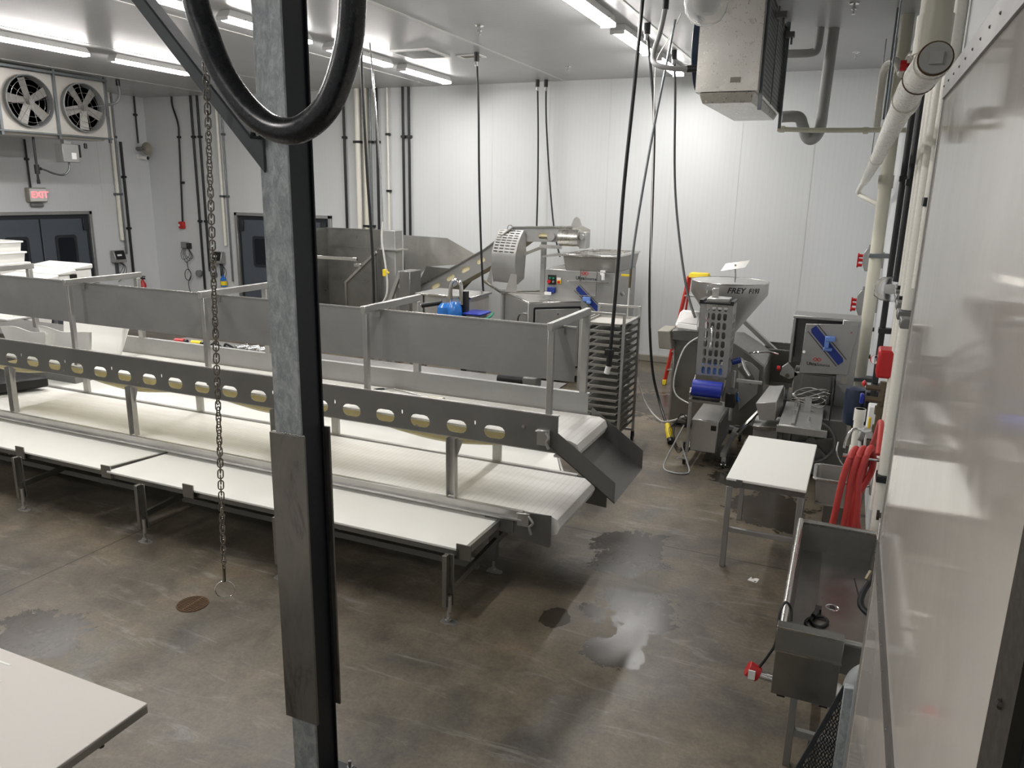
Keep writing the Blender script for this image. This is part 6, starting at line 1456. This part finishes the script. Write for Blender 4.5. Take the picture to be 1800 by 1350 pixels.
part('clamp', MB().box(.19, .449, 7.33, 7.37, 1.06, 1.09), 'brass', t)
part('wire_loop', MB().tube([(.1, 7.2, .99), (.1, 7.2, .88), (.16, 7.2, .78), (.22, 7.2, .74)], .007, 8, 5), 'chrome', t)
# red hose
t = thing('red_hose', 'thick red water hose coiled and hung on the right wall above the big sink', 'hose', (.28, 5.75, .5))
for i in range(3):
    w0 = .055+.012*i; x0 = .20+.05*i
    pts = [(x0, 5.72+.03*(i % 2), 1.36+.02*i)]
    hs_ = MB().tube([(x0-.035, 5.62, 1.34+.015*i), (x0-.06, 5.62, 1.20), (x0-.08+.02*i, 5.64, .95), (x0-.10+.03*i, 5.66, .58), (x0-.02, 5.70, .42), (x0+.035, 5.74, .58), (x0+.01-.03*i, 5.78, .95), (x0+.02, 5.80, 1.2), (x0+.02, 5.76, 1.34), (x0-.005, 5.68, 1.40+.012*i)], .023, 12, 6, True)
    part('coil', hs_, 'red_hose', t)
part('lead', MB().tube([(.34, 5.62, 1.40), (.345, 5.8, 1.55), (.35, 6.1, 1.5), (.35, 6.4, 1.3), (.34, 6.53, 1.2)], .02, 12), 'red_hose', t)
part('hanger', MB().cyl((.449, 5.72, 1.33), (.12, 5.72, 1.33), .014, 10), 'chrome', t)
t = thing('wall_valve', 'small black valve with brass body on the wall right of the red hose', 'valve', (.4, 5.2, 1.1))
part('body', MB().cyl((.449, 5.2, 1.12), (.37, 5.2, 1.12), .018, 10), 'brass', t)
part('handle', MB().cyl((.37, 5.2, 1.12), (.355, 5.2, 1.12), .035, 8), 'black_plastic', t)
# ================================================================== BIG TROUGH SINK
t = thing('trough_sink', 'long stainless trough sink with rounded rims along the right wall', 'sink', (.14, 4.6, 0))
x0, x1, y0, y1, zr = -.10, .40, 3.90, 5.42, .90
part('rim', MB().tube([(x0, y0, zr), (x0, y1, zr)], .022, 14, 0).tube([(x0, y1, zr), (x1, y1, zr)], .018, 14, 0).tube([(x1, y0, zr), (x1, y1, zr)], .018, 14, 0).tube([(x0, y0, zr), (x1, y0, zr)], .018, 14, 0).sphere((x0, y1, zr), .022, 6), 'ssx', t, split=False)
b_ = MB(); zb = .70
c_ = (.15, 4.65, zb-.015)
b_.add([(x0+.01, y0, zr), (x1-.01, y0, zr), (x1-.01, y1, zr), (x0+.01, y1, zr), (x0+.035, y0+.03, zb), (x1-.03, y0+.03, zb), (x1-.03, y1-.03, zb), (x0+.035, y1-.03, zb), c_],
       [(0, 4, 5, 1), (1, 5, 6, 2), (2, 6, 7, 3), (3, 7, 4, 0), (4, 8, 5), (5, 8, 6), (6, 8, 7), (7, 8, 4)])
part('basin', b_, 'ssk', t, sol=.004)
part('drain', MB().torus((.15, 4.65, zb-.014), .036, .006, 'z', 24, 8).cyl((.15, 4.65, zb-.019), (.15, 4.65, zb-.016), .03, 20), 'chrome', t)
part('drain_hole', MB().cyl((.15, 4.65, zb-.0155), (.15, 4.65, zb-.012), .026, 20), 'black_plastic', t)
for x, y in ((.0, 4.02), (.36, 4.02), (.0, 5.3), (.36, 5.3)):
    part('leg', MB().box(x-.02, x+.02, y-.02, y+.02, .0, zb-.02), 'ssd', t, bev=.002)
part('stretcher', MB().box(.02, .34, 4.005, 4.035, .2, .24).box(-.015, .015, 4.04, 5.28, .2, .24), 'ssd', t)
part('trap', MB().tube([(.15, 4.65, zb-.03), (.14, 4.45, .42), (.2, 4.35, .36), (.27, 4.2, .4), (.3, 4.05, .46), (.3, 3.85, .5)], .035, 14), 'tote_white', t)
t = thing('pipe_elbow', 'thick light grey plastic elbow beside the steel box at the sink end', 'pipe', (.26, 3.7, .5))
part('elbow', MB().tube([(.27, 3.64, .55), (.255, 3.65, .74), (.262, 3.67, .83), (.30, 3.70, .87), (.37, 3.74, .87)], .046, 16), 'grey_cord', t)
part('stand_pipe', MB().cyl((.27, 3.64, 0), (.27, 3.64, .56), .04, 14), 'grey_cord', t)
t = thing('control_enclosure', 'stainless box with a sloped lid mounted at the near end of the trough sink', 'box', (.05, 3.8, .62))
bx0, bx1, by0, by1 = -.115, .19, 3.72, 3.80
part('housing', MB().hexa([V(bx0,by0,.62), V(bx1,by0,.62), V(bx1,by1,.62), V(bx0,by1,.62), V(bx0,by0,.875), V(bx1,by0,.875), V(bx1,by1,.95), V(bx0,by1,.95)]), 'ssk', t, bev=.004)
part('lid', MB().hexa([V(bx0-.006,by0-.004,.876), V(bx1+.006,by0-.004,.876), V(bx1+.006,by1,.952), V(bx0-.006,by1,.952), V(bx0-.006,by0+.01,.995), V(bx1+.006,by0+.01,.995), V(bx1+.006,by1,1.0), V(bx0-.006,by1,1.0)]), 'ssk', t, bev=.004)
part('lid_lip', MB().bar((bx0-.006, by0-.006, .876), (bx1+.006, by0-.006, .876), .008).bar((bx0-.006, by0+.008, .998), (bx1+.006, by0+.008, .998), .006), 'ssx', t)
part('foot', MB().box(bx0+.03, bx0+.07, by0+.02, by0+.05, .60, .62).box(bx1-.07, bx1-.03, by0+.02, by0+.05, .6, .62), 'black_plastic', t)
part('mounting_arm', MB().box(-.05, .05, by1, 3.88, .72, .86), 'ssd', t)
t = thing('red_connector', 'red industrial plug with a white label at the left of the sink box', 'plug', (-.2, 3.78, .66))
part('body', MB().cyl((-.185, 3.79, .665), (-.245, 3.785, .69), .042, 18), 'red', t, bev=.004)
part('label', MB().box(-.235, -.20, 3.735, 3.742, .66, .71), 'tote_white', t)
part('thread', MB().cyl((-.185, 3.79, .665), (-.115, 3.8, .65), .02, 12), 'chrome', t)
part('cord', MB().tube([(-.19, 3.79, .70), (-.15, 3.8, .78), (-.12, 3.82, .86), (-.12, 3.9, .98), (-.10, 3.96, 1.02), (-.07, 3.98, .98), (-.06, 3.94, .93)], .007, 8), 'black_rubber', t)
t = thing('power_cord', 'black power cord with a plug lying curled in the trough sink', 'cord', (.05, 4.4, .7))
part('cord', MB().tube([(-.04, 4.18, .72), (.0, 4.29, .712), (.03, 4.3, .706), (.01, 4.38, .705), (.05, 4.46, .704), (.11, 4.48, .702), (.13, 4.43, .702), (.09, 4.36, .703), (.04, 4.40, .704), (.05, 4.46, .705)], .008, 8), 'black_rubber', t)
part('plug', MB().cyl((.05, 4.45, .71), (.07, 4.53, .712), .016, 10).box(.055, .09, 4.52, 4.57, .70, .725), 'black_plastic', t)
t = thing('spray_valve', 'black spray valve with a thin lever reaching over the trough sink', 'valve', (.38, 4.3, .9))
part('body', MB().tube([(.33, 4.35, 1.1), (.28, 4.29, 1.0), (.28, 4.25, .94), (.33, 4.2, .92)], .018, 10), 'black_plastic', t)
part('lever', MB().cyl((.27, 4.27, .96), (.235, 4.38, 1.03), .004, 8).sphere((.235, 4.38, 1.03), .006, 5), 'black_plastic', t)
part('nut', MB().cyl((.30, 4.33, 1.06), (.32, 4.36, 1.1), .022, 8), 'brass', t)
part('wall_pipe', MB().cyl((.33, 4.35, 1.08), (.33, 4.35, 1.3), .016, 10).cyl((.33, 4.35, 1.25), (.449, 4.35, 1.25), .014, 8), 'brass', t)
t = thing('wall_sign', 'small white board fixed beside the glossy panel above the trough sink', 'board', (.44, 4.6, 1.0))
part('board', MB().box(.345, .449, 4.45, 4.75, .92, 1.25), 'white_paint', t, bev=.003)
# expanded metal guard
t = thing('mesh_guard', 'dark expanded metal guard with a steel edge strip at the bottom right', 'guard', (.05, 3.3, 0))
tri = [(.20, 1.02), (.073, .61), (-.12, 0), (.20, 0)]
def inside(x, z):
    return z < 1.02 and x < .205 and (x > .073+(z-.61)*(.127/.41) if z > .61 else x > -.12+(z)*(.193/.61))
mm = MB(); cw, ch = .015, .042
for r_ in range(0, 26):
    for c2 in range(-12, 14):
        cx_ = .03+c2*cw+(cw/2 if r_ % 2 else 0); cz_ = r_*ch/2*2*.5+.02
        cz_ = .02+r_*ch*.95
        if not (inside(cx_-cw/2, cz_) and inside(cx_+cw/2, cz_)): continue
        P4 = [V(cx_-cw/2, 3.3, cz_), V(cx_, 3.3, cz_-ch*.475), V(cx_+cw/2, 3.3, cz_), V(cx_, 3.3, cz_+ch*.475)]
        for a0 in range(4): mm.bar(P4[a0], P4[(a0+1) % 4], .005, .006, (0, 1, 0))
part('mesh', mm, 'expmetal', t, split=False)
part('edge_strip', MB().box(.195, .235, 3.27, 3.31, 0, 1.04), 'galv', t, bev=.003)
part('edge_bar', MB().bar((.20, 3.305, 1.02), (.073, 3.305, .61), .012, .02).bar((.073, 3.305, .61), (-.12, 3.305, 0), .012, .02), 'expmetal', t)
# ================================================================== BENCH BEHIND THE CONVEYOR WITH SMALL THINGS
t = thing('side_bench', 'long narrow steel bench behind the conveyor, glimpsed under the splash panel', 'bench', (-5.2, 7.25, 0))
part('tabletop', MB().box(-8.0, -2.6, 7.02, 7.5, 1.13, 1.15), 'sshade', t, bev=.004)
for x in (-7.9, -5.3, -2.7):
    for y in (7.07, 7.45): part('leg', MB().box(x-.02, x+.02, y-.02, y+.02, 0, 1.13), 'ssk', t)
def can(x, mat, cap, label):
    t = thing('spray_can', label, 'can', (x, 7.1, 1.151))
    part('body', MB().cyl((x-.08, 7.1, 1.19), (x+.06, 7.12, 1.19), .036, 16), mat, t, bev=.004)
    part('cap', MB().cyl((x+.06, 7.12, 1.19), (x+.10, 7.125, 1.19), .028, 14), cap, t)
can(-7.68, 'red', 'black_plastic', 'red can lying on the bench under the splash panel at left')
can(-7.40, 'yellow', 'black_plastic', 'yellow can lying on the bench under the splash panel, right of the red one')
t = thing('cable_bundle', 'black cable bundle lying on the bench behind the conveyor', 'cable', (-7.05, 7.12, 1.151))
part('cable', MB().tube([(-7.2, 7.12, 1.17), (-7.1, 7.1, 1.22), (-7.0, 7.14, 1.17), (-6.92, 7.1, 1.23), (-6.86, 7.16, 1.17), (-7.05, 7.2, 1.17)], .014, 8), 'black_rubber', t)
for x, lb in ((-6.72, 'leftmost of three short chrome rollers on the bench behind the conveyor'), (-6.55, 'middle one of three short chrome rollers on the bench behind the conveyor'), (-6.38, 'rightmost of three short chrome rollers on the bench behind the conveyor')):
    t = thing('metal_roller', lb, 'roller', (x, 7.1, 1.151), 0, 'short chrome rollers on the bench')
    part('drum', MB().cyl((x, 7.05, 1.20), (x+.05, 7.2, 1.20), .045, 20), 'chrome', t, bev=.006)
    part('axle', MB().cyl((x-.008, 7.03, 1.20), (x, 7.05, 1.20), .012, 10), 'ink', t)
t = thing('drive_motor', 'dark gear motor on the bench behind the right end of the conveyor', 'motor', (-3.0, 7.2, 1.151))
part('housing', MB().cyl((-3.25, 7.15, 1.20), (-2.95, 7.18, 1.20), .05, 18), 'black_plastic', t, bev=.006)
part('gearbox', MB().box(-2.95, -2.8, 7.1, 7.26, 1.151, 1.26), 'sshade', t, bev=.008)
